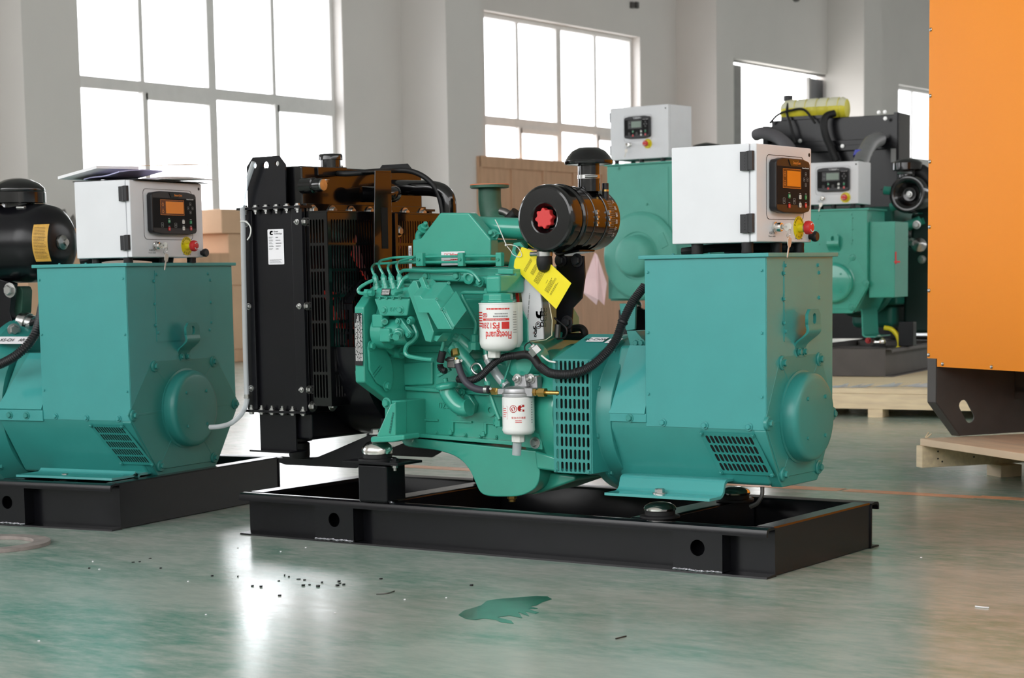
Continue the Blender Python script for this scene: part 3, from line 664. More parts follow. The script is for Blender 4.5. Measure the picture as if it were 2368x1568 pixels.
# ---------------- engine block
yb = .118
blk = MB().prism(ons([(893, 700), (1200, 700), (1222, 740), (1226, 1040), (1190, 1028), (940, 1006), (916, 985), (905, 930), (893, 850)], 'y', yb), (0, .30, 0)).build('engine_block', TE, MAIN, bevel=.010, seg=3)
def rel(px, d, yy=yb, r=.002, nm='casting_rib', par=None, m=None):
    """raised casting detail d proud of the near side"""
    return MB().prism(ons(px, 'y', yy-d), (0, d+.004, 0)).build(nm, m or TE, par or blk, bevel=r, seg=2)
rel([(935, 893), (1218, 912), (1218, 921), (935, 903)], .014, r=.004)
rel([(930, 800), (1200, 800), (1200, 815), (930, 815)], .012, r=.004)
rel([(925, 840), (1000, 835), (1000, 890), (930, 893)], .010, r=.008, nm='water_jacket_panel')
rel([(1005, 830), (1120, 830), (1200, 850), (1200, 905), (1005, 897)], .008, r=.006, nm='water_jacket_panel')
for x0, x1, y0, y1 in ((968, 1012, 968, 995), (1042, 1090, 972, 1000), (1118, 1160, 976, 1004)):
    rel([(x0, y0), (x1, y0+2), (x1, y0+7), (x0+6, y0+5), (x0+6, y1), (x0, y1)], .007, nm='pocket_rim'); rel([(x0-6, y1-6), (x0+2, y1-6), (x0+2, y1+6), (x0-6, y1+6)], .010, nm='pocket_rim')
for p in ((970, 1000), (1008, 1001), (1040, 1004), (1075, 1006), (1110, 1009), (1146, 1011)): bolt(blk, on(p[0], p[1], 'y', yb-.003), -Y, .010, TE)
text(blk, '023', on(1027, 945, 'y', yb-.001), X, Z, .022, TE, .002, .95, bold=-.0006, name='cast_number'); text(blk, '2609', on(976, 959, 'y', yb-.001), X, Z, .013, TE, .002, name='cast_number')
MB().lathe(on(1136, 948, 'y', yb), -Y, [(.022, 0), (.022, .006), (.009, .0065), (.009, .001), (0, .001)], 20).build('threaded_boss', TE, blk)
# oil pan with deep rear sump
pl_ = ons([(1240, 1060), (1248, 1095), (1238, 1128), (1205, 1146), (1165, 1149), (1128, 1147), (1110, 1138), (1099, 1116), (1087, 1090), (1070, 1068), (1045, 1052), (1005, 1041), (948, 1034), (932, 1026), (925, 1010)], 'y', .10)
pan = MB().prism(catmull(pl_, 4)+[on(1240, 1043, 'y', .10)], (0, .335, 0)).build('oil_pan', TE, MAIN, bevel=.022, seg=4, smooth=60)
MB().prism(ons([(935, 1000), (1185, 1021), (1185, 1030), (935, 1009)], 'y', .088), (0, .36, 0)).build('pan_rail', TE, pan, bevel=.002)
MB().prism(ons([(1232, 1088), (1330, 1100), (1330, 1112), (1250, 1140), (1225, 1145)], 'y', .16), (0, .22, 0)).build('sump_tail', TE, pan, bevel=.01)
MB().lathe(on(1184, 1146, 'y', .2)+V((0, 0, .0)), -Z, [(.016, 0), (.016, .01), (.011, .012), (.011, .02), (0, .02)], 6).build('drain_plug', BS, pan, label='brass drain plug')
# cylinder head
hd = MB().prism(ons([(945, 617), (1196, 617), (1196, 702), (900, 702), (945, 650)], 'y', .15), (0, .24, 0)).build('cylinder_head', TE, MAIN, bevel=.006)
rel([(928, 640), (948, 628), (1060, 634), (1130, 640), (1134, 656), (1098, 664), (1076, 652), (932, 648)], .05, .13, .006, 'intake_manifold', hd)
for p in ((986, 639), (1057, 638)): bolt(hd, on(p[0], p[1], 'y', .08), -Y, .022, TE)
q = on(1087, 642, 'y', .072); MB().lathe(q, -Y, [(.021, 0), (.021, .010), (.016, .012), (.011, .012), (.010, .004), (0, .004)], 24).build('port_boss', TE, hd); bolt(hd, on(1110, 652, 'y', .075), -Y, .022, TE)
rel([(1140, 630), (1192, 628), (1192, 652), (1168, 660), (1168, 688), (1150, 688), (1146, 655)], .06, .13, .008, 'thermostat_casting', hd)
rel([(880, 690), (1190, 690), (1190, 760), (900, 760)], .01, .121, .004, 'push_rod_cover', blk)
# trapezoid cover standing above the head
vc = MB().prism(ons([(953.7, 611), (953.7, 554), (973, 551), (1017, 492), (1084, 492), (1129, 546), (1134, 552), (1134, 611)], 'y', .125), (0, .045, 0)).build('rocker_cover', TE, MAIN, bevel=.005, seg=3)
MB().box(-1.385, -1.09, .170, .37, .90, .985).build('valve_cover', TE, vc, bevel=.015, seg=3)
s = plate(vc, 'information_sticker', PW, [[(0, 0), (.094, 0), (.094, .044), (0, .044)]], on(1021, 614, 'y', .1245), X, Z, .0008, label='white sticker with red print')
p = on(1021, 614, 'y', .1238)
text(s, 'DCEC', p+V((.012, 0, .029)), X, Z, .011, RI, .0002, align='LEFT'); writing(s, p+V((.062, 0, .022)), X, Z, .05, .030, 4, RI, 4, .9); writing(s, p+V((.026, 0, .012)), X, Z, .03, .012, 2, RI, 5, .9)
s = plate(vc, 'barcode_label', PW, [[(0, 0), (.012, 0), (.012, .075), (0, .075)]], on(946, 622, 'y', .13), X, Z, .0008)
p = on(946, 622, 'y', .1285); b = MB()
for i in range(7): b.plane([p+V((.002, 0, .045+i*.0036)), p+V((.010, 0, .045+i*.0036)), p+V((.010, 0, .047+i*.0036)), p+V((.002, 0, .047+i*.0036))])
b.build('barcode', KI, s, flat=True, smooth=0)
# oil breather and intake cross-over pipe
MB().tube(ons([(968, 553), (970, 541), (980, 532)], 'y', .2), .013, 10, 4).build('breather_stub', TE, vc); bolt(vc, on(980, 530, 'y', .18), V((.6, -.4, .7)), .03, TE, 'nut')
ip = MB().cyl(on(1092, 524, 'y', .22), on(1230, 530, 'y', .22), .034).build('intake_pipe', TE, MAIN)
bolt(ip, on(1140, 545, 'y', .16), V((.3, -1, .4)), .03, TE, 'nut')
MB().tube(ons([(1140, 550), (1150, 540), (1162, 543), (1150, 536)], 'y', .15), .002, 6, 4).build('pipe_clip', TE, ip)
# injection pipes
T = [[(865, 636), (860, 622), (864, 613), (876, 610), (948, 607), (1060, 606), (1160, 605)], [(886, 634), (877, 616), (879, 604), (896, 599), (927, 595), (1050, 593), (1165, 592)],
     [(902, 634), (897, 620), (901, 611), (914, 607), (955, 604)], [(923, 632), (917, 616), (921, 606), (934, 601), (960, 594)]]
tubes = []
for i, t in enumerate(T):
    n = len(t); pts = [on(p[0], p[1], 'y', -.055+(.15 if k > 1 else .03*k)*min(1, k/4)*1.0) for k, p in enumerate(t)]
    tubes.append(MB().tube(pts, .0042, 8, 6).build('injection_pipe', TE, MAIN))
for px in (973, 1068, 1156):
    p = on(px, 600, 'y', .09); MB().obox(p, X, Y, Z, .011 if px > 1000 else .014, .010, .022).build('pipe_clamp', TE, tubes[1], bevel=.003)
    bolt(tubes[1], p+V((0, -.010, 0)), -Y, .011, TE, 'cap')
lk = MB().tube(ons([(925, 630), (940, 625), (1000, 627), (1060, 626), (1085, 628), (1098, 636), (1110, 652)], 'y', .06), .0058, 8, 6).build('leak_off_pipe', TE, MAIN)
# ---------------- timing gear case (its rear face looks towards the alternator)
xg = -1.42
pp = [on(840.6, 710.5, 'x', xg), on(857, 686, 'x', xg), V((xg, .03, .86)), V((xg, .42, .86)), V((xg, .42, .45)), V((xg, .12, .42)), on(897, 925, 'x', xg), on(843, 884, 'x', xg)]
gc = MB().prism(pp, (-.040, 0, 0)).build('timing_gear_case', TE, MAIN, bevel=.006, seg=3)
MB().prism([on(820, 856, 'y', -.094), on(840, 856, 'y', -.094), on(843, 884, 'y', -.094), on(822, 883, 'y', -.094)], (0, .05, 0)).build('case_lower_step', TE, gc, bevel=.004)
npl = plate(gc, 'data_plate', KI, [[(0, 0), (.031, 0), (.031, .168), (0, .168)]], on(821.5, 845, 'y', -.1035), X, Z, .001, label='black engine data plate with tiny white print')
p = on(830, 779, 'y', -.1042)
for k in range(3): writing(npl, p+V((-.0108+k*.0105, 0, 0)), Z, -X, .155, .0095, 3, WI, 20+k, .85, lead=.5)
for z in (.60, .68, .775): bolt(gc, (-1.455, -.05, z), -X, .018, TE)
cov = MB().prism([on(p[0], p[1], 'x', xg) for p in ((847, 803), (862, 788), (882, 798), (900, 830), (905, 862), (903, 890), (888, 899), (868, 886), (850, 855))], (.010, 0, 0)).build('case_cover', TE, gc, bevel=.004)
bolt(cov, on(858, 800, 'x', xg+.01), X, .024, TE); bolt(cov, on(894, 893, 'x', xg+.01), X, .024, TE)
writing(cov, on(874, 856, 'x', xg+.0105), V((0, .8, .6)), V((0, -.6, .8)), .06, .02, 2, TD, 42, .8, name='cast_number', lead=.3)
# ---------------- injection pump
yp = -.085
MB().lathe(on(915, 748, 'x', xg+.002), X, [(.108, 0), (.108, .016), (.098, .02), (.06, .022)], 40).build('pump_flange', TE, gc, bevel=.002)
pump = MB().prism(ons([(864, 690), (948, 690), (941, 731), (878, 731)], 'y', yp), (0, .11, 0)).build('injection_pump', TE, MAIN, bevel=.006, seg=3)
MB().prism([on(866, 689, 'y', yp+.004), on(948, 689, 'y', yp+.004), on(948, 664, 'y', yp+.02), on(870, 666, 'y', yp+.02)], (0, .08, .012)).build('pump_head', TE, pump, bevel=.004)
for px in (878, 894, 910, 926): bolt(pump, on(px, 689, 'y', yp), -Y, .010, TE, 'cap')
q0 = on(880, 767, 'y', -.03); q1 = on(953, 767, 'y', -.03)
MB().lathe(q0, q1-q0, [(.055, 0), (.055, .04), (.043, .05), (.043, (q1-q0).length)], 28).build('pump_camshaft_housing', TE, pump)
text(pump, 'BYC', on(911, 720, 'y', yp-.0005), X, Z, .014, TE, .0015, name='cast_letters')
for px in (889, 927): bolt(pump, on(px, 717, 'y', yp), -Y, .018, TE)
npl = plate(pump, 'pump_data_plate', KI, [[(0, 0), (.036, 0), (.036, .022), (0, .022)]], on(881, 683, 'y', yp-.001), X, V((0, .3, 1)), .001, label='tiny black pump data plate'); writing(npl, on(892, 675.5, 'y', yp-.004), X, V((0, .3, 1)), .03, .018, 3, WI, 31, 1)
for bx, tx, ty in ((872, 867, 640), (892, 886, 638), (911, 903, 638), (927, 923, 636)):
    a = on(bx, 667, 'y', yp+.03); c = on(tx, ty, 'y', yp+.03); d = (c-a).normalized()
    v = MB().lathe(a-d*.006, d, [(.014, 0), (.014, .012), (.0115, .013), (.0115, .022), (.009, .023), (.0085, .034)], 12).build('delivery_valve', TE, pump)
    MB().lathe(a+d*.026, d, [(.0098, 0), (.0098, .012), (.0065, .016), (.0055, .022), (0, .022)], 6).build('union_nut', TE, v)
MB().tube(ons([(863, 648), (848, 655), (834, 664), (829, 672), (834, 678), (850, 678)], 'y', yp), .0058, 8, 5).build('fuel_return_pipe', TE, pump)
a = on(846, 678, 'y', yp-.01); MB().lathe(a, X, [(.0145, 0), (.0145, .014), (.010, .015), (.010, .03)], 6).build('banjo_bolt', TE, pump)
a = on(917, 675, 'y', yp-.022); MB().lathe(a, V((-.2, -1, -.1)), [(.010, -.02), (.010, 0), (.013, .001), (.013, .012), (.010, .016), (0, .016)], 6).build('banjo_bolt', TE, pump)
MB().tube(ons([(922, 668), (928, 655), (934, 645), (945, 640)], 'y', yp+.01), .0052, 8, 5).build('fuel_return_pipe', TE, pump)
# lugs, plug and feed pump below
for px, py in ((880, 742), (897, 775)):
    a = on(px, py, 'y', yp+.02); MB().obox(a, X, Y, Z, .022, .02, .022).build('flange_lug', TE, pump, bevel=.006); bolt(pump, a+V((.022, -.008, -.002)), V((.75, -.66, 0)), .022, TE, 'cap')
a = on(930, 762, 'y', yp+.03); c = on(915, 780, 'y', yp-.04); d = (c-a)
MB().lathe(a, d, [(.017, 0), (.017, d.length*.5), (.0145, d.length*.52), (.0145, d.length*.7), (.011, d.length*.72), (.011, d.length), (0, d.length)], 16).build('priming_plug', TE, pump)
MB().prism(ons([(916, 738), (926, 735), (952, 770), (945, 782), (937, 778)], 'y', yp+.005), (0, .02, 0)).build('feed_pump_flange', TE, pump, bevel=.004)
for p in ((920, 743), (944, 774)): bolt(pump, on(p[0], p[1], 'y', yp), -Y, .014, TE)
MB().ball(on(951, 741, 'y', yp-.005), .014, 8).build('banjo_fitting', TE, pump); bolt(pump, on(949, 743, 'y', yp-.018), V((-.2, -1, 0)), .018, TE, 'cap')
MB().tube(ons([(952, 744), (960, 760), (964, 775), (955, 788), (942, 798), (937, 812), (942, 822), (955, 826), (985, 831), (1000, 832)], 'y', yp+.03), .0068, 8, 5).build('fuel_pipe', TE, pump)
MB().cyl(on(910, 815, 'y', .05), on(930, 816, 'y', .05), .019).build('sender_plug', TE, blk); MB().tube(ons([(928, 816), (945, 818)], 'y', .045), .005, 8).build('sender_wire', TE, blk)
# slanted governor plate and actuator box
MB().prism(ons([(941, 668), (955, 648), (963, 650), (1003, 768), (996, 792), (983, 789)], 'y', -.10), (0, .10, 0)).build('governor_plate', TE, pump, bevel=.003)
yf = -.135
F0 = ons([(955, 684), (972, 684), (977, 691), (1007, 691), (1046, 762), (1012, 762), (991, 724), (968, 724)], 'y', yf)
dv = on(1037, 652, 'y', -.065)-on(1007, 691, 'y', yf)
act = MB().prism(F0, dv).build('actuator_box', TE, MAIN, bevel=.002)
A_, D_ = on(1007, 691, 'y', yf), on(1046, 762, 'y', yf); nrm = (D_-A_).cross(dv).normalized()
if nrm.x < 0: nrm = -nrm
m1 = A_.lerp(D_, .36)
MB().prism([m1+nrm*.001+dv*.02, m1+nrm*.001+dv*.98, D_+nrm*.001+dv*.98, D_+nrm*.001+dv*.02], nrm*.014).build('box_lid', TE, act, bevel=.002)
for px, py in ((1009, 691), (1037, 655), (1020, 715), (1029, 719), (1047, 679), (1045, 759)): bolt(act, on(px, py, 'y', yf-.002 if px < 1030 or py > 750 else -.07), V((.8, -.6, .15)), .010, TE, 'cap')
c = on(990, 670, 'y', -.09); MB().lathe(c, V((-.15, -.1, 1)), [(.013, -.01), (.013, .006), (.010, .007), (.010, .014), (.007, .016)], 16).build('plug_socket', TE, act)
MB().obox(on(981, 656, 'y', -.095), V((.5, 0, -1)), V((1, 0, .5)), Y, .020, .0085, .008).build('plug', TE, act, bevel=.002)
MB().prism(ons([(989, 763), (1001, 752), (1004, 776), (1018, 776), (1024, 770), (1010, 790), (994, 784)], 'y', -.09), (0, .05, 0)).build('pump_support', TE, pump, bevel=.003); bolt(pump, on(999, 770, 'y', -.092), -Y, .016, TE)
# ---------------- lift pump cluster
lp = MB().cyl(on(1048, 800, 'y', .035), on(1098, 862, 'y', .06), .026).build('lift_pump', TE, MAIN)
a = on(1043, 800, 'y', .02); MB().lathe(on(1052, 806, 'y', .03), (a-on(1052, 806, 'y', .03)), [(.018, 0), (.018, .014), (.013, .02), (0, .02)], 6).build('banjo_bolt', TE, lp)
MB().cyl(on(1058, 783, 'y', .05), on(1092, 812, 'y', .07), .022).build('pump_plunger', TE, lp); a = on(1054, 781, 'y', .045)
MB().lathe(on(1064, 787, 'y', .05), a-on(1064, 787, 'y', .05), [(.020, 0), (.020, .008), (.014, .01), (.014, .022), (.010, .026), (0, .026)], 14).build('plunger_cap', TE, lp)
MB().prism(ons([(1088, 840), (1105, 838), (1112, 850), (1110, 862), (1085, 866), (1078, 858)], 'y', .09), (0, .03, 0)).build('pump_flange', TE, lp, bevel=.006)
a = on(1053, 813, 'y', .02); c = on(1055, 828, 'y', .015)
MB().lathe(a, c-a, [(.0155, -.006), (.0155, .013), (.012, .016)], 6).build('hose_union', BS, lp, label='brass hose union'); MB().cyl(c, on(1057, 837, 'y', .012), .006).build('hose_nipple', BS, lp, label='brass nipple')
MB().tube(ons([(1057, 833), (1063, 855), (1072, 876), (1084, 890), (1100, 899), (1118, 902), (1131, 901)], 'y', .005), .0115, 10, 6).build('fuel_hose', mat('dark_grey_fuel_hose', (62, 60, 70), .5), lp, label='dark grey rubber fuel hose')
for px, py, d in ((1059, 836, (.15, 0, -1)), (1126, 901, (1, 0, 0))): MB().lathe(on(px, py, 'y', .005), d, [(.0135, -.006), (.0135, .006)], 16).cyl(on(px+8, py-2, 'y', .0), on(px+8, py-2, 'y', -.014), .004, n=8).build('hose_clip', ST, lp)
MB().obox(on(1047, 838, 'y', .03), X, Y, Z, .016, .012, .018).cyl(on(1030, 832, 'y', .02), on(1050, 832, 'y', .02), .005).build('sensor_block', SD, lp, bevel=.004)
MB().tube(ons([(1041, 754), (1038, 770), (1030, 782), (1026, 792)], 'y', .0), .0025, 6, 5).build('sensor_lead', TE, lp); MB().cyl(on(1027, 790, 'y', .0), on(1021, 812, 'y', .0), .006).build('sensor_sheath', TE, lp)
b = MB().cyl(on(1024, 812, 'y', .0), on(1018, 838, 'y', .0), .012); b.build('sensor_plug', BP, lp, bevel=.002, label='black sensor plug'); MB().hose(ons([(1018, 842), (1019, 850), (1024, 856), (1032, 858)], 'y', .01), .011).build('convoluted_sleeve', BP, lp)
# supply pipe to the filter
sp = MB().tube(ons([(1132, 677), (1090, 677), (1073, 677), (1068, 682), (1076, 700), (1092, 730), (1101, 748), (1098, 772)], 'y', .05), .0068, 10, 4).build('supply_pipe', TE, MAIN)
MB().lathe(on(1127, 677, 'y', .045), X, [(.010, -.006), (.016, -.005), (.016, .012), (.010, .014), (.010, .03)], 6).build('banjo_bolt', TE, sp); MB().lathe(on(1098, 772, 'y', .05), V((-.05, 0, -1)), [(.008, 0), (.014, .004), (.014, .024), (.02, .028), (.02, .05)], 8).build('union_nut', TE, sp)
# ---------------- spin-on fuel filter, printed upside down
fc = on(1153, 760, 'y', .0); fr = .0600; zt = on(1153, 700, 'y', 0).z; zb_ = on(1153, 812, 'y', 0).z
ff = MB().lathe((fc.x, 0, zb_), Z, [(0, 0), (.03, 0), (.045, .004), (.055, .012), (.0595, .024), (fr, .03), (fr, zt-zb_-.004), (.0615, zt-zb_-.003), (.0615, zt-zb_), (0, zt-zb_)], 48).build('fuel_filter', WF, MAIN, label='white spin-on fuel filter with red print')
MB().lathe((fc.x, 0, zt), Z, [(.055, 0), (.055, .007), (.048, .008), (.047, .026), (.042, .03), (0, .03)], 8).build('filter_head', TE, ff, bevel=.003); MB().box(fc.x-.035, fc.x+.02, -.02, .12, zt+.028, zt+.085).build('head_casting', TE, ff, bevel=.01)
MB().lathe((fc.x-.018, 0, zb_), -Z, [(.02, -.002), (.02, .02), (.016, .022), (0, .022)], 8).build('drain_cock', WP, ff)
MB().lathe((fc.x-.012, .045, zb_+.01), Z, [(.05, 0), (.06, .02), (.06, zt-zb_-.014), (.06, zt-zb_-.01)], 32).build('second_filter', WF, ff, label='second white filter close behind')
A0 = math.atan2(CAM.y-0, CAM.x-fc.x)-.22; C2 = (fc.x, 0)
bd = lambda aoff: (C2, fr+.0002, A0+aoff, -1)
text(ff, 'Fleetguard', zb_+.062, X, Z, .0235, RI, .0002, .64, bend=bd(.22), bold=.0004)
text(ff, 'FS', zb_+.090, X, Z, .019, RI, .0002, .95, bend=bd(.10), bold=.0006); text(ff, '1280', zb_+.090, X, Z, .019, RI, .0002, .80, bend=bd(-.44))
def patch(a0, a1, z0, z1, m, nm):
    n = 6; r_ = fr+.0006
    return MB().add([(C2[0]+r_*math.cos(A0+a0+(a1-a0)*i/n), r_*math.sin(A0+a0+(a1-a0)*i/n), z) for z in (z0, z1) for i in range(n+1)], [(i, i+1, i+n+2, i+n+1) for i in range(n)]).build(nm, m, ff, flat=True)
patch(.38, .80, zb_+.07, zb_+.092, RI, 'red_square'); patch(-.68, .80, zb_+.096, zb_+.103, RI, 'red_band'); patch(-.68, -.42, zb_+.106, zb_+.119, RI, 'new_flash')
text(ff, 'NEW', zb_+.116, X, Z, .009, WI, .0004, .8, bend=bd(-.55)); text(ff, 'FUEL/WATER SEPARATOR', zb_+.1015, X, Z, .0045, WI, .0006, .9, bend=bd(.05))
wf = lambda off: (lambda c: V((C2[0]+(fr+.0006)*math.cos(A0+off-c.x/fr), (fr+.0006)*math.sin(A0+off-c.x/fr), zb_+.1-c.y)))
writing(ff, V(), X, Z, .05, .016, 2, GI, 8, .8, bend=lambda c: wf(.3)(V((c.x, c.y-.013, 0)))); writing(ff, V(), X, Z, .022, .07, 9, GI, 9, .9, bend=lambda c: wf(1.2)(V((c.x, c.y+.01, 0))), lead=.3); writing(ff, V(), X, Z, .075, .006, 1, RI, 10, 1, bend=lambda c: wf(.2)(V((c.x, c.y-.032, 0))), lead=.7)
writing(ff, V(), X, Z, .03, .05, 6, RI, 19, .9, bend=lambda c: wf(-1.0)(V((c.x, c.y, 0))), lead=.5)
# ---------------- water separator on its bracket
bp = MB().prism(ons([(1188, 866), (1246, 866), (1254, 1040), (1186, 1030)], 'y', .075), (0, .008, 0)).build('filter_bracket', TE, MAIN, bevel=.001)
bolt(bp, on(1238, 1024, 'y', .075), -Y, .026, ST)
wc = on(1199, 960, 'y', .02); wr = .0505; wt = on(1199, 917, 'y', .02).z; wb_ = on(1199, 1004, 'y', .02).z
ws = MB().lathe((wc.x, .02, wb_), Z, [(0, 0), (.04, 0), (.047, .004), (.0515, .014), (.0505, .02), (wr, .026), (wr, wt-wb_-.003), (.048, wt-wb_), (0, wt-wb_)], 48).build('water_separator', WF, MAIN, label='white fuel water separator cartridge')
hdw = MB().lathe((wc.x, .02, wt), Z, [(.05, 0), (.05, .01), (.046, .014), (.044, .026), (.03, .032), (0, .032)], 36)
hdw.box(wc.x+.02, wc.x+.066, .0, .035, wt+.002, wt+.028).box(wc.x-.065, wc.x-.02, .0, .03, wt+.006, wt+.024); hdw.build('separator_head', AL, ws, bevel=.002, label='cast aluminium head')
pl_ = ons([(1188, 869), (1241, 869), (1243, 900), (1188, 897)], 'y', .045)
sh = MB().prism(pl_, (0, .03, 0)).build('head_bracket', AL, ws, bevel=.005); MB().prism([(wc.x-.02, .044, wt+.03), (wc.x+.03, .044, wt+.03), (wc.x+.022, .044, wt+.07), (wc.x+.008, .044, wt+.04)], (0, -.02, 0)).build('gusset', AL, ws, bevel=.003)
for px in (1197, 1228): bolt(ws, on(px, 876, 'y', .045), -Y, .023, ST, 'nut')
MB().lathe((wc.x-.002, .02, wb_), -Z, [(.021, -.002), (.021, .024), (.017, .026), (0, .026)], 8).build('drain_cock', WP, ws); MB().cyl((wc.x-.006, .02, wb_-.02), (wc.x-.010, .02, wb_-.066), .014).build('drain_tube', CT, ws, label='clear drain tube')
zf = wt+.015
MB().lathe((wc.x-.062, .012, zf), -X, [(.010, 0), (.010, .008), (.0125, .010), (.0125, .03), (.009, .032)], 6).build('hose_union', BS, ws, label='brass union'); MB().cyl((wc.x-.09, .012, zf), (wc.x-.125, .012, zf), .0058).build('hose_nipple', BS, ws)
MB().lathe((wc.x+.064, .012, zf), X, [(.012, 0), (.012, .012), (.009, .013), (.009, .02), (.0145, .021), (.0145, .045), (.010, .047)], 6).build('hose_union', BS, ws, label='brass union'); b = MB(); b.lathe((wc.x+.11, .012, zf), X, [(.0062+(.001 if i % 2 else 0), i*.0048) for i in range(11)]+[(.0045, .05), (.004, .046), (0, .046)], 14); b.build('hose_nipple', BS, ws, label='brass barbed nipple')
AW = math.atan2(CAM.y-.02, CAM.x-wc.x)-.1; fnw = lambda off, zc: (lambda c: V((wc.x+(wr+.0006)*math.cos(AW+off+c.x/wr), .02+(wr+.0006)*math.sin(AW+off+c.x/wr), wb_+zc+c.y)))
def logo_c(par, f, s, m):
    """blocky letter C with a slanted inner cut"""
    plate(par, 'emblem', m, [[(x*s, y*s) for x, y in ((.5, .5), (.02, .5), (-.32, .40), (-.5, .12), (-.5, -.16), (-.36, -.40), (-.05, -.5), (.5, -.5), (.5, -.20), (.06, -.20), (-.06, -.06), (.14, .18), (.5, .18))]], V(), X, Z, .0003, fn=f)
def logo_ring(par, f, s, m):
    """ring emblem with two swallow-like strokes"""
    plate(par, 'emblem', m, [circ(0, 0, s*.5, 28), circ(0, 0, s*.42, 28)], V(), X, Z, .0003, fn=f)
    plate(par, 'emblem', m, [[(x*s, y*s) for x, y in ((-.05, .40), (.24, .18), (.26, -.05), (.06, -.34), (.14, -.05), (.08, .14))]], V(), X, Z, .0003, fn=f)
    plate(par, 'emblem', m, [[(x*s, y*s) for x, y in ((.05, -.40), (-.24, -.18), (-.26, .05), (-.06, .34), (-.14, .05), (-.08, -.14))]], V(), X, Z, .0003, fn=f)
logo_ring(ws, fnw(-.22, .082), .0235, RI); logo_c(ws, fnw(.26, .084), .021, RI)
text(ws, '柴油/水分离器', wb_+.052, X, Z, .0052, RI, .0002, bend=((wc.x, .02), wr, AW+.1, 1)); writing(ws, V(), X, Z, .02, .01, 2, RI, 6, 1, bend=fnw(.1, .043))
plate(ws, 'printed_frame', RI, [rrect(-.012, .012, -.02, .02, .002, 2), rrect(-.0115, .0115, -.0195, .0195, .0018, 2)], V(), X, Z, .0003, fn=fnw(-.85, .07)); writing(ws, V(), X, Z, .018, .032, 5, RI, 12, .8, bend=fnw(-.85, .07), lead=.3); writing(ws, V(), X, Z, .008, .07, 9, GI, 13, 1, bend=fnw(1.05, .07), lead=.4)
# ---------------- oil filler and dipstick
of = MB().tube(ons([(1032, 893), (1037, 910), (1047, 925), (1060, 938), (1074, 944), (1085, 942)], 'y', .05), .0275, 18, 6, lambda i, n: .0275).build('oil_filler', TE, MAIN, smooth=60)
MB().lathe(on(1033, 893, 'y', .045), V((-.12, -.12, 1)), [(.034, -.006), (.037, 0), (.037, .006), (.034, .010), (.02, .014), (.008, .015), (.008, .026), (0, .026)], 32).build('filler_cap', TE, of)
MB().prism(ons([(1008, 866), (1038, 851), (1041, 857), (1012, 873)], 'y', .04), (0, .012, 0)).build('cap_handle', TE, of, bevel=.002)
b = MB().prism(ons([(1068, 908), (1085, 915), (1098, 935), (1094, 955), (1078, 962), (1062, 962), (1058, 950), (1075, 945)], 'y', .095), (0, .022, 0)); b.build('filler_flange', TE, of, bevel=.005); bolt(of, on(1062, 953, 'y', .092), -Y, .024, TE); bolt(of, on(1068, 907, 'y', .092), -Y, .018, TE)
ds = MB().tube(ons([(1109, 867), (1098, 863), (1091, 853), (1093, 845), (1101, 841), (1110, 844), (1117, 858), (1126, 886)], 'y', .03), .0038, 8, 6).build('dipstick', ST, MAIN, label='bent steel dipstick handle')
MB().tube(ons([(1126, 884), (1132, 905), (1145, 945), (1155, 970)], 'y', .035), .0068, 10, 5).build('dipstick_tube', TE, ds); MB().cyl(on(1126, 882, 'y', .034), on(1128, 892, 'y', .034), .0105).build('tube_collar', TE, ds)
b = MB().obox(on(1155, 975, 'y', .05), X, Y, Z, .010, .012, .016); b.build('tube_seat', TE, ds, bevel=.003); bolt(ds, on(1149, 978, 'y', .05), V((-.7, -.7, 0)), .022, TE)
MB().tube(ons([(1186, 815), (1176, 850), (1166, 880)], 'y', .055), .003, 6, 4).cyl(on(1166, 878, 'y', .055), on(1162, 893, 'y', .055), .010, n=8).build('sensor_pipe', TE, blk)
vh = MB().tube(ons([(1127, 828), (1140, 852), (1155, 874), (1172, 893)], 'y', .06), .0145, 12, 5).build('clear_vent_hose', CT, MAIN, label='clear vent hose'); MB().lathe(on(1127, 826, 'y', .06), V((.3, 0, -1)), [(.0155, -.008), (.0155, .008)], 16).build('hose_clip', ST, vh)
MB().cyl(on(1124, 805, 'y', .062), on(1127, 830, 'y', .06), .010).build('vent_pipe', TE, vh)
# ---------------- engine mount bracket
mb = MB().prism(ons([(889, 926), (937, 926), (938, 1010), (890, 1016)], 'y', .01), (0, .12, 0)).build('engine_mount', TE, MAIN, bevel=.004)
MB().prism(ons([(856, 1010), (934, 1005), (934, 1018), (905, 1023), (856, 1024)], 'y', -.07), (0, .085, 0)).build('mount_foot', TE, mb, bevel=.006)
MB().prism(ons([(868, 1012), (902, 935), (914, 928), (914, 1012)], 'y', -.05), (0, .062, 0)).build('gusset', TE, mb, bevel=.006)
for px, py in ((895, 932), (925, 985)): bolt(mb, on(px, py, 'y', .008), -Y, .026, TE)
bolt(mb, on(870, 1004, 'y', -.03), Z, .034, ST); writing(mb, on(905, 978, 'y', -.0515), V((-.25, 0, -1)), V((1, 0, -.25)), .07, .012, 1, TD, 41, 1, name='cast_letters')
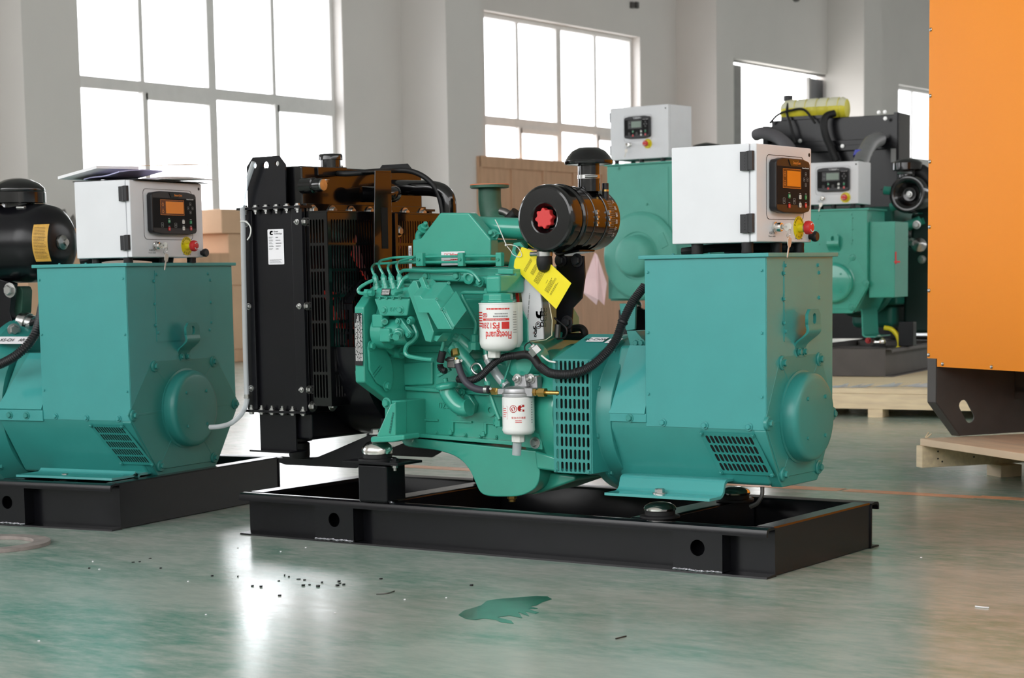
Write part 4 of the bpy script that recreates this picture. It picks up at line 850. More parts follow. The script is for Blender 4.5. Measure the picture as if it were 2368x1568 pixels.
# ---------------- wiring hose
wh = MB().hose(ons([(1058, 876), (1085, 880), (1108, 872), (1130, 852), (1150, 834), (1172, 825), (1200, 822)], 'y', .02), .0125).build('wiring_hose', BP, MAIN, label='black corrugated wiring hose'); wt_ = MB().tube(ons([(1195, 823), (1215, 820), (1232, 826), (1246, 845), (1258, 856)], 'y', .01), .0135, 10, 5).build('taped_section', BM, wh)
hp = [on(1250, 848, 'y', .005), on(1270, 862, 'y', -.005), on(1300, 866, 'y', -.01), on(1335, 862, 'y', -.01), on(1370, 845, 'y', -.005), on(1400, 818, 'y', .005), on(1425, 785, 'y', .02), on(1440, 745, 'y', .035), on(1462, 700, 'y', .06), on(1492, 660, 'y', .10)]
MB().hose(hp, .0145).build('corrugated_hose', BP, wh); MB().lathe(on(1238, 812, 'y', -.005), V((-.6, -.3, .8)), [(.02, -.01), (.02, .012), (.012, .014), (.012, .02)], 6).build('temperature_sensor', ST, wh, label='steel hexagon sensor'); MB().tube(ons([(1234, 802), (1225, 792), (1214, 800), (1214, 815)], 'y', -.005), .002, 6, 5).build('sensor_wire', BM, wh)
MB().tube(ons([(1252, 822), (1262, 830), (1270, 835), (1285, 838)], 'y', -.002), .0028, 6, 4).build('earth_wire', WP, wh)
for i in (3, 7): MB().lathe(hp[i], (hp[i+1]-hp[i-1]), [(.0158, -.003), (.0158, .003)], 14).build('cable_tie', BM, wh)
# cranked bracket and lug behind the hose
bk = MB().prism(ons([(1448, 765), (1470, 765), (1486, 785), (1490, 805), (1458, 805)], 'y', .14), (0, .08, 0)).build('hose_bracket', TA, MAIN, bevel=.003); MB().prism(ons([(1432, 702), (1470, 702), (1468, 762), (1448, 765), (1436, 740)], 'y', .2), (0, .01, 0)).build('bracket_plate', TA, bk, bevel=.002)
for px in (1472, 1484): bolt(bk, on(px, 793, 'y', .138), -Y, .018, TA)
# ---------------- air filter
fx, fz, y0 = -.823, 1.042, .06
af = MB().lathe((fx, y0, fz), Y, [(0, .034), (.022, .034), (.025, .032), (.042, .006), (.046, .0014), (.050, 0), (.092, 0), (.098, .0022), (.1025, .008), (.1043, .018), (.1045, .02), (.1045, .05), (.101, .054), (.100, .068), (.106, .072), (.107, .080), (.105, .086), (.0995, .090), (.0985, .27), (.096, .288), (.088, .30), (0, .302)], 64).build('air_filter', BK, MAIN, smooth=14, label='gloss black drum air filter')
MB().lathe((fx, y0, fz), -Y, [(0, -.03), (.02, -.03), (.02, -.012), (.0, -.012)], 16).build('knob_stem', BK, af)
star = [((.0325 if i % 4 in (0, 1) else .0265)*math.cos(i*2*PI/32), (.0325 if i % 4 in (0, 1) else .0265)*math.sin(i*2*PI/32)) for i in range(32)]
MB().prism([(fx+a, y0-.004, fz+c) for a, c in star], (0, .022, 0)).build('star_knob', RD, af, bevel=.004, seg=3, label='red star-shaped knob')
for h in (.145, .215):
    bd_ = MB().lathe((fx, y0+h-.009, fz), Y, [(.099, 0), (.1015, .001), (.1015, .017), (.099, .018)], 48, cap=False).build('strap', BK, af)
    for dz in (.022, 0, -.022):
        t = dz*8; p = V((fx+.1025*math.cos(t), y0+h, fz+.1025*math.sin(t)))
        MB().cyl(p+V((0, 0, -.007)), p+V((0, 0, .007)), .0036, n=10).obox(p+V((0, 0, .003)), X, Y, Z, .0042, .0055, .003).build('strap_screw', ST, bd_)
pn = lambda c: V((fx+.0993*math.cos(c.y/.0993+.12), y0+.195+c.x, fz+.0993*math.sin(c.y/.0993+.12)))
writing(af, V(), X, Z, .05, .15, 26, GI, 55, .9, bend=lambda c: pn(V((c.x+.037, c.y, 0))), lead=.28, name='printed_instructions')
plate(af, 'printed_frame', GI, [[(.011, -.08), (.035, -.08), (.035, .08), (.011, .08)], [(.012, -.079), (.034, -.079), (.034, .079), (.012, .079)]], V(), X, Z, .0003, fn=pn)
for i, ch in enumerate('空气滤清器总成'): put(text_mesh(ch, .012), 'lettering', WI, af, lambda c, i=i: pn(V((.062+c.y*.8, .066-i*.022-c.x, 0)))+V((.0006, 0, .0002)))
ix, iy = on(1362, 420, 'y', .255).x, .255
nk = MB().cyl((ix, iy, fz+.085), (ix, iy, 1.222), .0345, n=32).build('inlet_neck', BK, af)
MB().lathe((ix, iy, 1.206), Z, [(.036, 0), (.074, .004), (.0765, .008), (.0765, .016), (.072, .020), (.066, .030), (.052, .046), (.032, .056), (.0, .059)], 48).build('rain_cap', BK, af)
MB().lathe((ix, iy, 1.166), Z, [(.0362, 0), (.0362, .012)], 32, cap=False).cyl((ix+.01, iy-.038, 1.172), (ix+.045, iy-.02, 1.172), .004).build('hose_clamp', ST, af)
p = on(1400, 440, 'y', .30); MB().cyl(p-V((0, 0, .03)), p+V((0, 0, .022)), .0105).build('restriction_indicator', BP, af); MB().cyl(p-V((0, 0, .004)), p+V((0, 0, .002)), .0108).build('indicator_ring', BS, af)
dv_ = on(1259, 600, 'y', .10); MB().lathe((dv_.x, .10, dv_.z+.012), -Z, [(.022, -.035), (.022, .0), (.024, .012), (.024, .028), (.018, .045), (.006, .052), (0, .052)], 20, sx=1.15).build('dust_valve', BM, af)
MB().lathe((dv_.x, .10, dv_.z+.01), Z, [(.026, 0), (.026, .014)], 24, cap=False).cyl((dv_.x-.035, .078, dv_.z+.017), (dv_.x-.005, .074, dv_.z+.017), .0075, n=10).build('hose_clamp', ST, af)
br = MB().prism(ons([(1286, 592), (1350, 592), (1352, 640), (1345, 690), (1324, 712), (1320, 768), (1286, 768)], 'y', .20), (0, .008, 0)).build('filter_bracket', BR, MAIN, bevel=.002)
MB().prism(ons([(1280, 584), (1340, 577), (1340, 582), (1286, 592)], 'y', .18), (0, .09, 0)).build('saddle', BR, br, bevel=.002)
for p in ((1297, 602), (1335, 602), (1312, 745)): bolt(br, on(p[0], p[1], 'y', .199), -Y, .030, BP)
MB().tube(ons([(1270, 770), (1300, 765), (1340, 758), (1352, 768), (1345, 778), (1300, 778)], 'y', .32), .012, 8, 5).build('rubber_hose', BM, br); MB().cyl(on(1290, 750, 'y', .17), on(1288, 780, 'y', .17), .010, n=10).build('sensor_body', SD, br); MB().tube(ons([(1282, 735), (1290, 742), (1310, 760), (1306, 780), (1288, 784)], 'y', .165), .003, 6, 5).build('sensor_wire', BM, br)
# lifting eye over the rear of the head
le = plate(MAIN, 'lifting_eye', TE, [to2d(ons([(1157, 628), (1176, 622), (1186, 580), (1190, 562), (1204, 560), (1215, 572), (1216, 600), (1200, 640), (1157, 634)], 'y', .13), on(1157, 634, 'y', .13), X, Z), [(a[0]+.0, a[1]) for a in to2d([on(1202+8*math.cos(t), 580+11*math.sin(t), 'y', .13) for t in [i*PI/8 for i in range(16)]], on(1157, 634, 'y', .13), X, Z)]], on(1157, 634, 'y', .13), X, Z, .010)
MB().prism(ons([(1150, 622), (1186, 622), (1186, 634), (1150, 634)], 'y', .06), (0, .14, 0)).build('eye_foot', TE, le, bevel=.003)
# exhaust elbow
ex = on(1132, 430, 'y', .45); c_ = [V((ex.x, .45, ex.z-.006)), V((ex.x, .45, ex.z-.06)), V((ex.x+.01, .45, ex.z-.10)), V((ex.x+.04, .445, ex.z-.128)), V((ex.x+.09, .44, ex.z-.135)), V((ex.x+.2, .43, ex.z-.135))]
eo = MB().tube(c_, .0385, 24, 6).build('exhaust_elbow', GX, MAIN, label='dark green cast exhaust elbow')
MB().lathe(ex-V((0, 0, .008)), Z, [(.062, 0), (.066, .002), (.066, .010), (.03, .010), (.03, .004), (0, .004)], 40).build('flange', GX, eo); MB().lathe(ex+V((0, 0, .0015)), Z, [(.0645, 0), (.066, .001), (.066, .004), (.034, .005)], 40, cap=False).build('gasket', OX, eo, label='orange gasket')
tc_ = MB().lathe(V((ex.x+.22, .36, ex.z-.15)), Y, [(.03, 0), (.065, .01), (.07, .05), (.07, .09), (.04, .12), (0, .13)], 28).build('turbocharger', GX, MAIN); MB().tube(ons([(1190, 505), (1170, 492), (1158, 488)], 'y', .33), .013, 10, 4).build('oil_feed', SD, tc_); MB().cyl(on(1176, 512, 'y', .3), on(1195, 492, 'y', .3), .02).build('hose_coupling', BM, tc_)
MB().prism(ons([(990, 622), (1200, 622), (1200, 690), (990, 690)], 'y', .42), (0, .07, 0)).build('exhaust_manifold', GX, eo, bevel=.015)
# ================================================================ RADIATOR (front face looks along +x to the engine)
RA, RB, RY0, RY1, RZ0, RZ1 = -1.948, -1.684, -.08, .625, .43, 1.104
rad = MB().box(RA+.02, RB-.02, RY0+.018, RY1-.018, RZ0, RZ1).build('radiator', BR, MAIN, bevel=.003)
for s_, yy in ((1, RY0), (-1, RY1)):
    b = MB(); b.box(RA, RB, min(yy+s_*.014, yy+s_*.018), max(yy+s_*.014, yy+s_*.018), RZ0+.004, RZ1-.004)
    for x0 in (RA, RB-.045): b.box(x0, x0+.045, min(yy, yy+s_*.016), max(yy, yy+s_*.016), RZ0+.004, RZ1-.004)
    sp_ = b.build('side_channel', BR, rad, bevel=.003)
    for zz, dn in ((RZ1, 1), (RZ0, -1)):
        MB().box(RA-.012, RB+.004, min(yy-s_*.012, yy+s_*.05), max(yy-s_*.012, yy+s_*.05), zz-.004, zz+.004).build('bolted_flange', BR, sp_)
        if s_ > 0:
            for i in range(6):
                x = RA+.018+i*.046
                bolt(sp_, (x, yy+.0, zz+.004), Z, .0155, ST, 'hex' if dn > 0 else 'nut'); bolt(sp_, (x, yy+.0, zz-.004), -Z, .0155, ST, 'nut' if dn > 0 else 'hex')
    if s_ > 0:
        for zz in (1.055, .78, .505):
            bolt(sp_, (RA+.02, yy+.0, zz), -Y, .016, ST, 'nut'); bolt(sp_, (RB-.02, yy, zz), -Y, .014, ST, 'nut'); bolt(sp_, (RB+.001, yy+.012, zz), X, .020, ST, 'hex')
    # lifting plate with three holes, and foot
    pw = .170; o3 = [[(0, 0), (pw, 0), (pw, .135), (pw-.028, .165), (.028, .165), (0, .135)]]+[circ(.035, .138, .009, 14), circ(pw/2, .136, .013, 16), circ(pw-.035, .140, .009, 14)]
    plate(sp_, 'lifting_plate', BR, o3, (-1.925, yy+s_*.01, RZ1+.004), X, Z, .006)
    MB().box(RA+.04, RA+.20, min(yy+s_*.014, yy+s_*.022), max(yy+s_*.014, yy+s_*.022), RZ0-.132, RZ0-.004).box(RA+.02, RA+.20, min(yy-s_*.02, yy+s_*.07), max(yy-s_*.02, yy+s_*.07), RZ0-.137, RZ0-.131).build('foot_plate', BR, sp_, bevel=.002)
lb = plate(rad, 'rating_label', PW, [rrect(0, .070, 0, .116, .003, 2)], on(621, 612, 'y', RY0+.0125), X, Z, .0008, label='white rating label with a black C emblem')
p = on(621, 612, 'y', RY0+.0118); logo_c(lb, lambda c: p+V((.016+c.x, -.0002, .104+c.y)), .014, KI); text(lb, 'Power', p+V((.027, 0, .106)), X, Z, .0055, KI, .0002, align='LEFT'); text(lb, 'Technology', p+V((.027, 0, .099)), X, Z, .0055, KI, .0002, align='LEFT')
for i in range(5): writing(lb, p+V((.016, 0, .089-i*.0095)), X, Z, .022, .006, 2, KI, 60+i, .7, lead=.35); writing(lb, p+V((.048, 0, .089-i*.0095)), X, Z, .026, .004, 1, KI, 70+i, .6, lead=.5)
writing(lb, p+V((.035, 0, .010)), X, Z, .058, .014, 4, KI, 80, .8, lead=.3)
# upper tank
tk = MB().box(RA+.06, RB-.02, RY0+.03, RY1-.03, RZ1+.004, 1.238).build('top_tank', BK, rad, bevel=.006, seg=3)
MB().box(RB-.02, RB-.004, RY0+.03, RY1-.03, RZ1-.03, RZ1+.012).build('tank_flange', BK, tk, bevel=.002)
for i in range(7):
    y = -.02+i*.098; bolt(tk, (RB-.003, y, RZ1-.012), X, .027, ST)
p = on(765, 400, 'x', -1.76); nk = MB().lathe((-1.76, p.y, 1.236), Z, [(.034, 0), (.034, .03), (.041, .031), (.041, .046), (.038, .05), (.02, .052), (0, .052)], 28).build('filler_neck', BK, tk); 
ch_ = [on(a, c, 'x', -1.715) for a, c in ((768, 390), (775, 398), (778, 415), (785, 428), (790, 418), (792, 400), (790, 382))]
b = MB(); cp = catmull(ch_, 5)
for i in range(0, len(cp)-1): b.ball(cp[i], .0045, 4)
b.build('cap_chain', ST, nk, label='little steel chain of the cap'); bolt(tk, on(752, 415, 'x', -1.70), -Z, .02, ST, 'nut')
MB().beam(on(722, 397, 'x', -1.72), on(790, 398, 'x', -1.72), .05, .03).build('tank_stay', BK, tk, bevel=.003)
a = on(700, 430, 'x', RB-.01); MB().lathe(a, X, [(.026, 0), (.026, .05), (.021, .052), (.021, .08), (.018, .084), (0, .084)], 24).build('tank_outlet', BK, tk); MB().lathe(a, X, [(.0185, .084), (.0185, .09), (0, .091)], 20).build('outlet_plug', ST, tk, label='copper-tinted steel plug')
# coolant pipe with its clamp
cpz = [V((-1.66, .20, 1.150)), V((-1.60, .30, 1.150)), on(890, 434, 'y', .42), on(960, 435, 'y', .44), on(1000, 436, 'y', .45), on(1024, 444, 'y', .45), on(1036, 462, 'y', .45), on(1038, 500, 'y', .45), on(1038, 540, 'y', .45)]
cpo = MB().tube(cpz, .027, 18, 5).build('coolant_pipe', BK, MAIN, label='black coolant pipe with a bend'); q_ = on(868, 433, 'y', .41); MB().lathe(q_-V((.008, .006, 0)), cpz[3]-cpz[1], [(.0295, 0), (.0295, .014)], 22, cap=False).cyl(q_+V((0, -.03, .02)), q_+V((0, -.03, .05)), .005).build('hose_clamp', ST, cpo)
MB().tube([on(772, 400, 'x', -1.72), on(800, 402, 'x', -1.66), on(860, 397, 'x', -1.60), on(905, 394, 'y', .36), on(950, 396, 'y', .40), on(985, 412, 'y', .42), on(1010, 440, 'y', .43), on(1022, 480, 'y', .43), on(1024, 520, 'y', .43)], .0095, 10, 6).build('vent_hose', BM, cpo)
# strap bracket holding the pipe, in front of the guard
MB().prism([on(868, 394, 'x', -1.55), on(905, 394, 'x', -1.55), on(907, 520, 'x', -1.55), on(907, 720, 'x', -1.55), on(866, 720, 'x', -1.55), on(866, 520, 'x', -1.55)], (-.005, 0, 0)).box(-1.70, -1.55, on(868, 394, 'x', -1.55).y, on(905, 394, 'x', -1.55).y, on(880, 396, 'x', -1.55).z-.006, on(880, 396, 'x', -1.55).z).build('pipe_stay', BK, cpo, bevel=.002)
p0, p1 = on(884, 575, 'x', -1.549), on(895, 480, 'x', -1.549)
MB().box(-1.5495, -1.5485, p0.y, p1.y+.002, p0.z, p1.z).build('stay_slot_shade', TH, cpo)  # black strip on the stay face, the shade of a slot put in as colour
# fan guard: slotted sides and face
gx0, gx1, gy0, gy1, gz0, gz1 = RB+.004, RB+.092, RY0+.02, RY1-.02, .455, 1.085
def slots(w_, h_, n, rows, mx, mz, fr_=.64, fz_=.92):
    cw, ch = (w_-2*mx)/n, (h_-2*mz)/rows
    return [[(0, 0), (w_, 0), (w_, h_), (0, h_)]]+[capsule(mx+cw*(i+.5), mz+ch*(j+.5), cw*fr_, ch*fz_, 3) for i in range(n) for j in range(rows)]
gd = plate(MAIN, 'fan_guard', BK, slots(gx1-gx0, gz1-gz0, 5, 7, .012, .02), (gx0, gy0, gz0), X, Z, .003, label='black slotted fan guard')
plate(gd, 'guard_face', BK, slots((gy1-gy0)*.5, gz1-gz0, 22, 7, .014, .02), (gx1, gy0, gz0), Y, Z, .003)
plate(gd, 'guard_face', BK, slots((gy1-gy0)*.5, gz1-gz0, 22, 7, .014, .02), (gx1, gy0+(gy1-gy0)*.5, gz0), Y, Z, .003)
MB().box(gx0, gx1+.004, gy0-.002, gy1, gz1-.002, gz1+.004).box(gx0, gx1, gy0-.002, gy1, gz0-.004, gz0).box(gx1-.002, gx1+.02, gy0+(gy1-gy0)*.495, gy0+(gy1-gy0)*.52, gz0, gz1).build('guard_rim', BK, gd, bevel=.001)
for yy in (.255, .5): bolt(gd, (gx1+.006, gy0+(gy1-gy0)*.545, gz1-.06), X, .028, ST)
for p in ((722, 940), (768, 938)): bolt(gd, on(p[0], p[1], 'x', gx1-.02 if p[0] > 750 else RB+.004), X, .026, ST)
# red fan with hub
fn_ = MB().lathe((RB+.02, .275, .74), X, [(.06, 0), (.07, .01), (.07, .05), (.04, .06), (0, .06)], 24).build('cooling_fan', BP, MAIN, label='red cooling fan')
for k in range(7):
    t = k*2*PI/7+.35; u = V((0, math.cos(t), math.sin(t))); w__ = V((0, -math.sin(t), math.cos(t))); c0 = V((RB+.05, .275, .74)); ring = []
    for f_, tw, hw_ in ((.06, .9, .04), (.14, .75, .062), (.22, .6, .075), (.285, .5, .07)):
        d = w__*math.cos(tw)+X*math.sin(tw); n_ = d.cross(u)*.0025; ce = c0+u*f_
        ring.append([ce-d*hw_-n_, ce+d*hw_-n_, ce+d*hw_+n_, ce-d*hw_+n_])
    MB().loft(ring).build('fan_blade', RF, fn_)
# lower tank, shroud, drain cock, rubber feet, carrying arms
lt = MB().box(RA+.03, RB-.01, RY0+.03, RY1-.03, .335, RZ0).build('bottom_tank', BR, rad, bevel=.012, seg=3)
n = 24; ar_ = [PI+PI*i/n for i in range(n+1)]; MB().prism([(RB-.002, .275+.31*math.cos(t), .645+.31*math.sin(t)) for t in ar_]+[(RB-.002, .275+.28*math.cos(t), .645+.28*math.sin(t)) for t in ar_[::-1]], (.20, 0, 0)).build('fan_shroud', BR, rad, smooth=40)
p = on(705, 1008, 'y', .0); MB().lathe(p-V((.03, 0, 0)), X, [(.008, 0), (.008, .03), (.011, .03), (.011, .05), (.007, .052), (.007, .07), (0, .07)], 12).cyl(p+V((.004, 0, 0)), p+V((.004, 0, .03)), .004).build('drain_cock', SD, lt, label='steel drain cock')
MB().obox(p+V((.012, -.0, .03)), V((1, 0, .12)), Y, Z, .018, .005, .003).build('cock_handle', RD, lt, bevel=.001, label='red handle')
for yy in (.08, .50):
    c = on(693, 1058, 'y', yy) if yy < .3 else V((on(693, 1058, 'y', .08).x, yy, on(693, 1058, 'y', .08).z))
    MB().lathe((c.x, yy, c.z), Z, [(.034, 0), (.036, .01), (.036, .05), (.026, .056), (.045, .058), (.045, .075), (0, .075)], 20).build('rubber_buffer', BM, lt)
    ap = [(643, 1059), (710, 1058), (733, 1057), (775, 1040), (860, 1003), (880, 985), (880, 900), (895, 900), (905, 1010), (840, 1072), (822, 1083), (690, 1076), (660, 1075), (645, 1070)]
    q_ = ons(ap, 'y', .08); MB().prism([V((a.x, yy, a.z)) for a in q_], (0, .012, 0)).box(c.x-.08, c.x+.06, yy, yy+.06, c.z-.006, c.z).build('carrying_arm', BR, MAIN, bevel=.002)
# belt guard beside the fan
bg_ = MB().prism(ons([(765, 703), (812, 701), (826, 660), (838, 646), (870, 646), (870, 880), (812, 900), (770, 897)], 'y', .03), (0, .004, 0))
P_ = on(765, 900, 'y', .02)
gq = ons([(762, 703), (813, 701), (813, 899), (768, 897)], 'y', .015); loops = [to2d(gq, P_, X, Z)]
for cx in (787, 794, 803):
    for z0_, z1_ in ((716, 768), (772, 824), (830, 884)): a, c = on(cx, z0_, 'y', .015), on(cx, z1_, 'y', .015); loops.append(capsule((a-P_).x, ((a-P_).z+(c-P_).z)/2, .008, abs(a.z-c.z), 4))
bg = plate(MAIN, 'belt_guard', BR, loops, P_, X, Z, .003, label='black slotted belt guard')
b = MB(); e0, e1 = ons([(765, 702), (812, 701)], 'y', .015); f0, f1 = ons([(800, 648), (836, 648)], 'y', .10); b.add([e0, e1, f1, f0, e0+V((0, .003, -.003)), e1+V((0, .003, -.003)), f1+V((0, .003, -.003)), f0+V((0, .003, -.003))], [(0, 1, 2, 3), (4, 7, 6, 5), (0, 4, 5, 1), (1, 5, 6, 2), (2, 6, 7, 3), (3, 7, 4, 0)]); b.box(f0.x, f1.x+.03, .10, .45, f0.z-.003, f0.z); b.build('guard_top', BR, bg)
for i in range(3): a = e0.lerp(f0, .35)+V((.008+i*.016, -.003, .003)); c = e0.lerp(f0, .75)+V((.016+i*.016, -.003, .003)); MB().beam(a, c, .006, .002, V((0, -1, 1))).build('guard_slot_shade', TH, bg)  # black bars on the sloped top paint the shade of its slots
st = on(805, 905, 'y', .0); plate(bg, 'warning_sticker', PW, [to2d(ons([(812, 902), (822, 905), (850, 921), (832, 922)], 'y', .04), on(812, 902, 'y', .04), X, Z)], on(812, 902, 'y', .04), X, Z, .001)
MB().lathe((-1.56, .26, .61), X, [(.17, 0), (.17, .03), (.14, .05), (.10, .06), (0, .06)], 40).build('fan_disc', RF, fn_, label='red fan disc behind the belt guard')
MB().lathe((-1.50, .275, .72), X, [(.10, 0), (.10, .03), (.06, .035), (.06, .06)], 28).build('crank_pulley', RF, fn_)
# clear level hose up the radiator side
hs = [(587, 375), (580, 395), (566, 440), (561, 480), (562, 520), (563, 600), (565, 700), (567, 800), (570, 900), (571, 925), (560, 955), (535, 978), (510, 986), (486, 988)]
hp_ = [on(px, py, 'y', RY0-.02-(.0 if i < 10 else .004)) for i, (px, py) in enumerate(hs)]
hv = MB().tube(hp_, .0085, 10, 6).build('clear_level_hose', CT, rad, label='clear vinyl hose'); MB().tube(ons([(556, 512), (566, 512), (575, 518), (580, 530), (578, 545), (572, 555)], 'y', RY0-.03), .0022, 6, 5).build('cable_tie', WP, hv)
MB().lathe(on(571, 917, 'y', RY0-.02), Z, [(.0098, -.007), (.0098, .007)], 14).build('hose_clip', ST, hv)
cabinet(MAIN, -.3556, -.0775, .0329, .3821, .9516, 1.2311, .9217)
MB().tube([V((-.36, .10, .93)), V((-.28, .12, .938)), V((-.2, .2, .94)), V((-.1, .26, .938))], .012, 8, 5).build('cabinet_cable', BM, tb); MB().tube([V((-.34, .34, .934)), V((-.25, .30, .936)), V((-.16, .31, .937)), V((-.10, .345, .936))], .0135, 8, 5).build('cabinet_cable', BM, tb)
key_ring(G, (-.0775, .0329, .3821, .9516, 1.2311), 'bunch of two steel keys hanging in the key switch of the foreground generator')
# ---------------- things hung on the engine
tg = thing('paper_tag', G, 'bright yellow printed paper tag tied to the engine below the black air filter', 'tag')
tq = ons([(1207, 571), (1236, 582), (1268, 606), (1321, 655), (1286, 715), (1230, 660), (1188, 618), (1190, 602)], 'y', .10)
pc = sum(tq, V())/8; rr_ = (on(1286, 715, 'y', .10)-on(1188, 618, 'y', .10)).normalized(); uu_ = (on(1207, 571, 'y', .10)-on(1189, 610, 'y', .10)).normalized()
tcard = MB().prism(tq, (0, .0012, 0)).build('card', YT, tg); du = -(rr_.cross(Y)).normalized()
if du.z > 0: du = -du
rows_r, rows_u = -du*1.0, rr_
ru = (on(1321, 655, 'y', .1)-on(1286, 715, 'y', .1)).normalized(); rd = ru.cross(Y); rd = rd if rd.x > 0 else -rd
b0 = on(1265, 648, 'y', .0993)
for i, (off, w_, n_) in enumerate(((-.085, .052, 3), (-.058, .036, 4), (-.03, .062, 6), (.002, .02, 1), (.018, .062, 5), (.036, .06, 2))):
    writing(tcard, b0+rd*off, ru, -rd, w_, n_*.0036, n_, KI, 90+i, .75, lead=.3)
MB().tube([on(p[0], p[1], 'y', .095) for p in ((1145, 508), (1152, 522), (1162, 546), (1171, 567))], .0016, 6, 4).tube([on(p[0], p[1], 'y', .096) for p in ((1170, 567), (1180, 566), (1195, 570), (1204, 582), (1206, 592), (1198, 594), (1186, 588), (1181, 580), (1173, 570))], .0013, 6, 5).ball(on(1170, 567, 'y', .095), .004, 6).build('cable_tie', WP, tg, label='white cable tie')
dg = thing('document_bag', G, 'clear plastic bag of white manuals hanging behind the yellow tag', 'document bag')
dq = ons([(1192, 602), (1212, 600), (1248, 640), (1268, 690), (1277, 740), (1276, 776), (1262, 786), (1212, 792), (1206, 740), (1200, 680)], 'y', .128)
MB().prism(ons([(1196, 604), (1214, 604), (1245, 650), (1252, 700), (1256, 784), (1216, 789), (1210, 720)], 'y', .122), (0, .008, 0)).build('manual', PW, dg, bevel=.001)
pa = on(1240, 735, 'y', .1215)
for s_, z_, kk, kx in ((.022, .0, 0, .008), (.013, -.035, 1, -.012)):
    q_ = pa+V((kx, 0, z_)); t_ = on(1257 if kk == 0 else 1240, 757 if kk == 0 else 780, 'y', .1212)
    text(dg, 'DCEC', t_, V((.1, 0, 1)), V((-1, 0, .1)), .015 if kk == 0 else .008, KI, .0002, 1.1, align='LEFT', bold=.0006)
f1_ = lambda o_: (lambda c: o_+V((-c.y, -.0003, c.x)))
logo_c(dg, f1_(on(1246, 728, 'y', .1210)), .022, KI); logo_ring(dg, f1_(on(1245, 752, 'y', .1210)), .022, RI); logo_c(dg, f1_(on(1236, 758, 'y', .1210)), .010, KI); logo_ring(dg, f1_(on(1235, 770, 'y', .1210)), .009, RI)
writing(dg, on(1222, 720, 'y', .1212), V((.1, 0, 1)), V((-1, 0, .1)), .12, .008, 1, GI, 14, .8, lead=.4)
MB().prism(ons([(1190, 640), (1194, 640), (1202, 720), (1207, 798), (1200, 798), (1196, 740)], 'y', .126), (0, .004, 0)).build('red_edge', RI, dg, label='red binding edge')
MB().prism(dq, (0, -.001, 0)).build('bag_film', CF, dg, label='clear plastic film'); MB().tube([dq[3], dq[4], dq[5], dq[6], dq[7]], .0015, 6).build('bag_seam', WM, dg)
# ================================================================ LEFT GENERATOR SET (only its generator end is in the photo)
FL = Frame(-2.489, -.160, .1455); on, ons = FL.on, FL.ons
LEFT = thing('diesel_generator', FL, 'teal diesel generator cut off by the left photo edge, papers lying on its cabinet', 'generator')
x58 = on(58, 1170, 'y', -.055).x
bf = base_frame(LEFT, 2.3, 1.0, .1654, .059, plates=((x58-.16, x58),), xm=(-.5, -1.5))
c = .4585; zbot = on(362, 1101, 'x', -.045).z
D = dict(xd=-.045, xc=-.449, yb=.133, yb2=.784, zl=.936, zb=.385, zbot=zbot, xs=-.66, bi=.60, cr=.142, shear=.055, gn=(12, 5))
D['gx'] = (on(262, 1078, 'y', .2).x-.035, on(333, 1078, 'y', .2).x-.045)
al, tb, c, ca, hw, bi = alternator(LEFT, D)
alternator_foot(al, on(72, 1100, 'y', .12).x, on(292, 1110, 'y', .12).x, -1, c, .175, on(180, 1089, 'y', .20).z, .42, k=.255)
for yy in (.10, .82): isolator(bf, -.33, yy, .1654-.045, .166, .045)
a, b_ = V((0, .130, .405)), V((0, c-hw*.62, .61))
MB().add([(-.66, a.y-.006, a.z+.004), (-.45, a.y-.006, a.z+.004), (-.45, b_.y-.006, b_.z), (-.60, b_.y-.006, b_.z), (-.66, a.y, a.z), (-.45, a.y, a.z), (-.45, b_.y, b_.z), (-.60, b_.y, b_.z)],
         [(0, 1, 2, 3), (0, 4, 5, 1), (1, 5, 6, 2), (2, 6, 7, 3), (3, 7, 4, 0)]).build('barrel_panel', TG, al)
MB().box(-.66, -.445, .126, .136, .365, .405).build('rim_strip', TS, al, bevel=.002)
for x in (-.60, -.52): bolt(al, (x, .126, .385), -Y, .02, TA)
ar = MB().lathe((-1.0, c, .40), X, [(.30, 0), (.31, .02), (.31, .22), (.345, .225), (.345, .26), (.335, .27), (.32, .30), (.30, .335)], 64).build('adapter_ring', TA, LEFT, smooth=30)
for k in range(12): t = k*PI/6+.2; bolt(ar, (-.73, c+.328*math.cos(t), .40+.328*math.sin(t)), X, .022, TA)
u = V((0, .6, .5)).normalized()
for nm, px, bod in (('paper_sticker', 18, 'K5-CH'), ('paper_label', 52, 'AR')):
    p = on(px, 787, 'y', .22); st = plate(ar, nm, PW, [[(-.05, -.02), (.05, -.02), (.05, .02), (-.05, .02)]], p, X, u, .001); text(st, bod, p+V((0, -.003, .002))-u*.008, X, u, .016, KI, .0003)
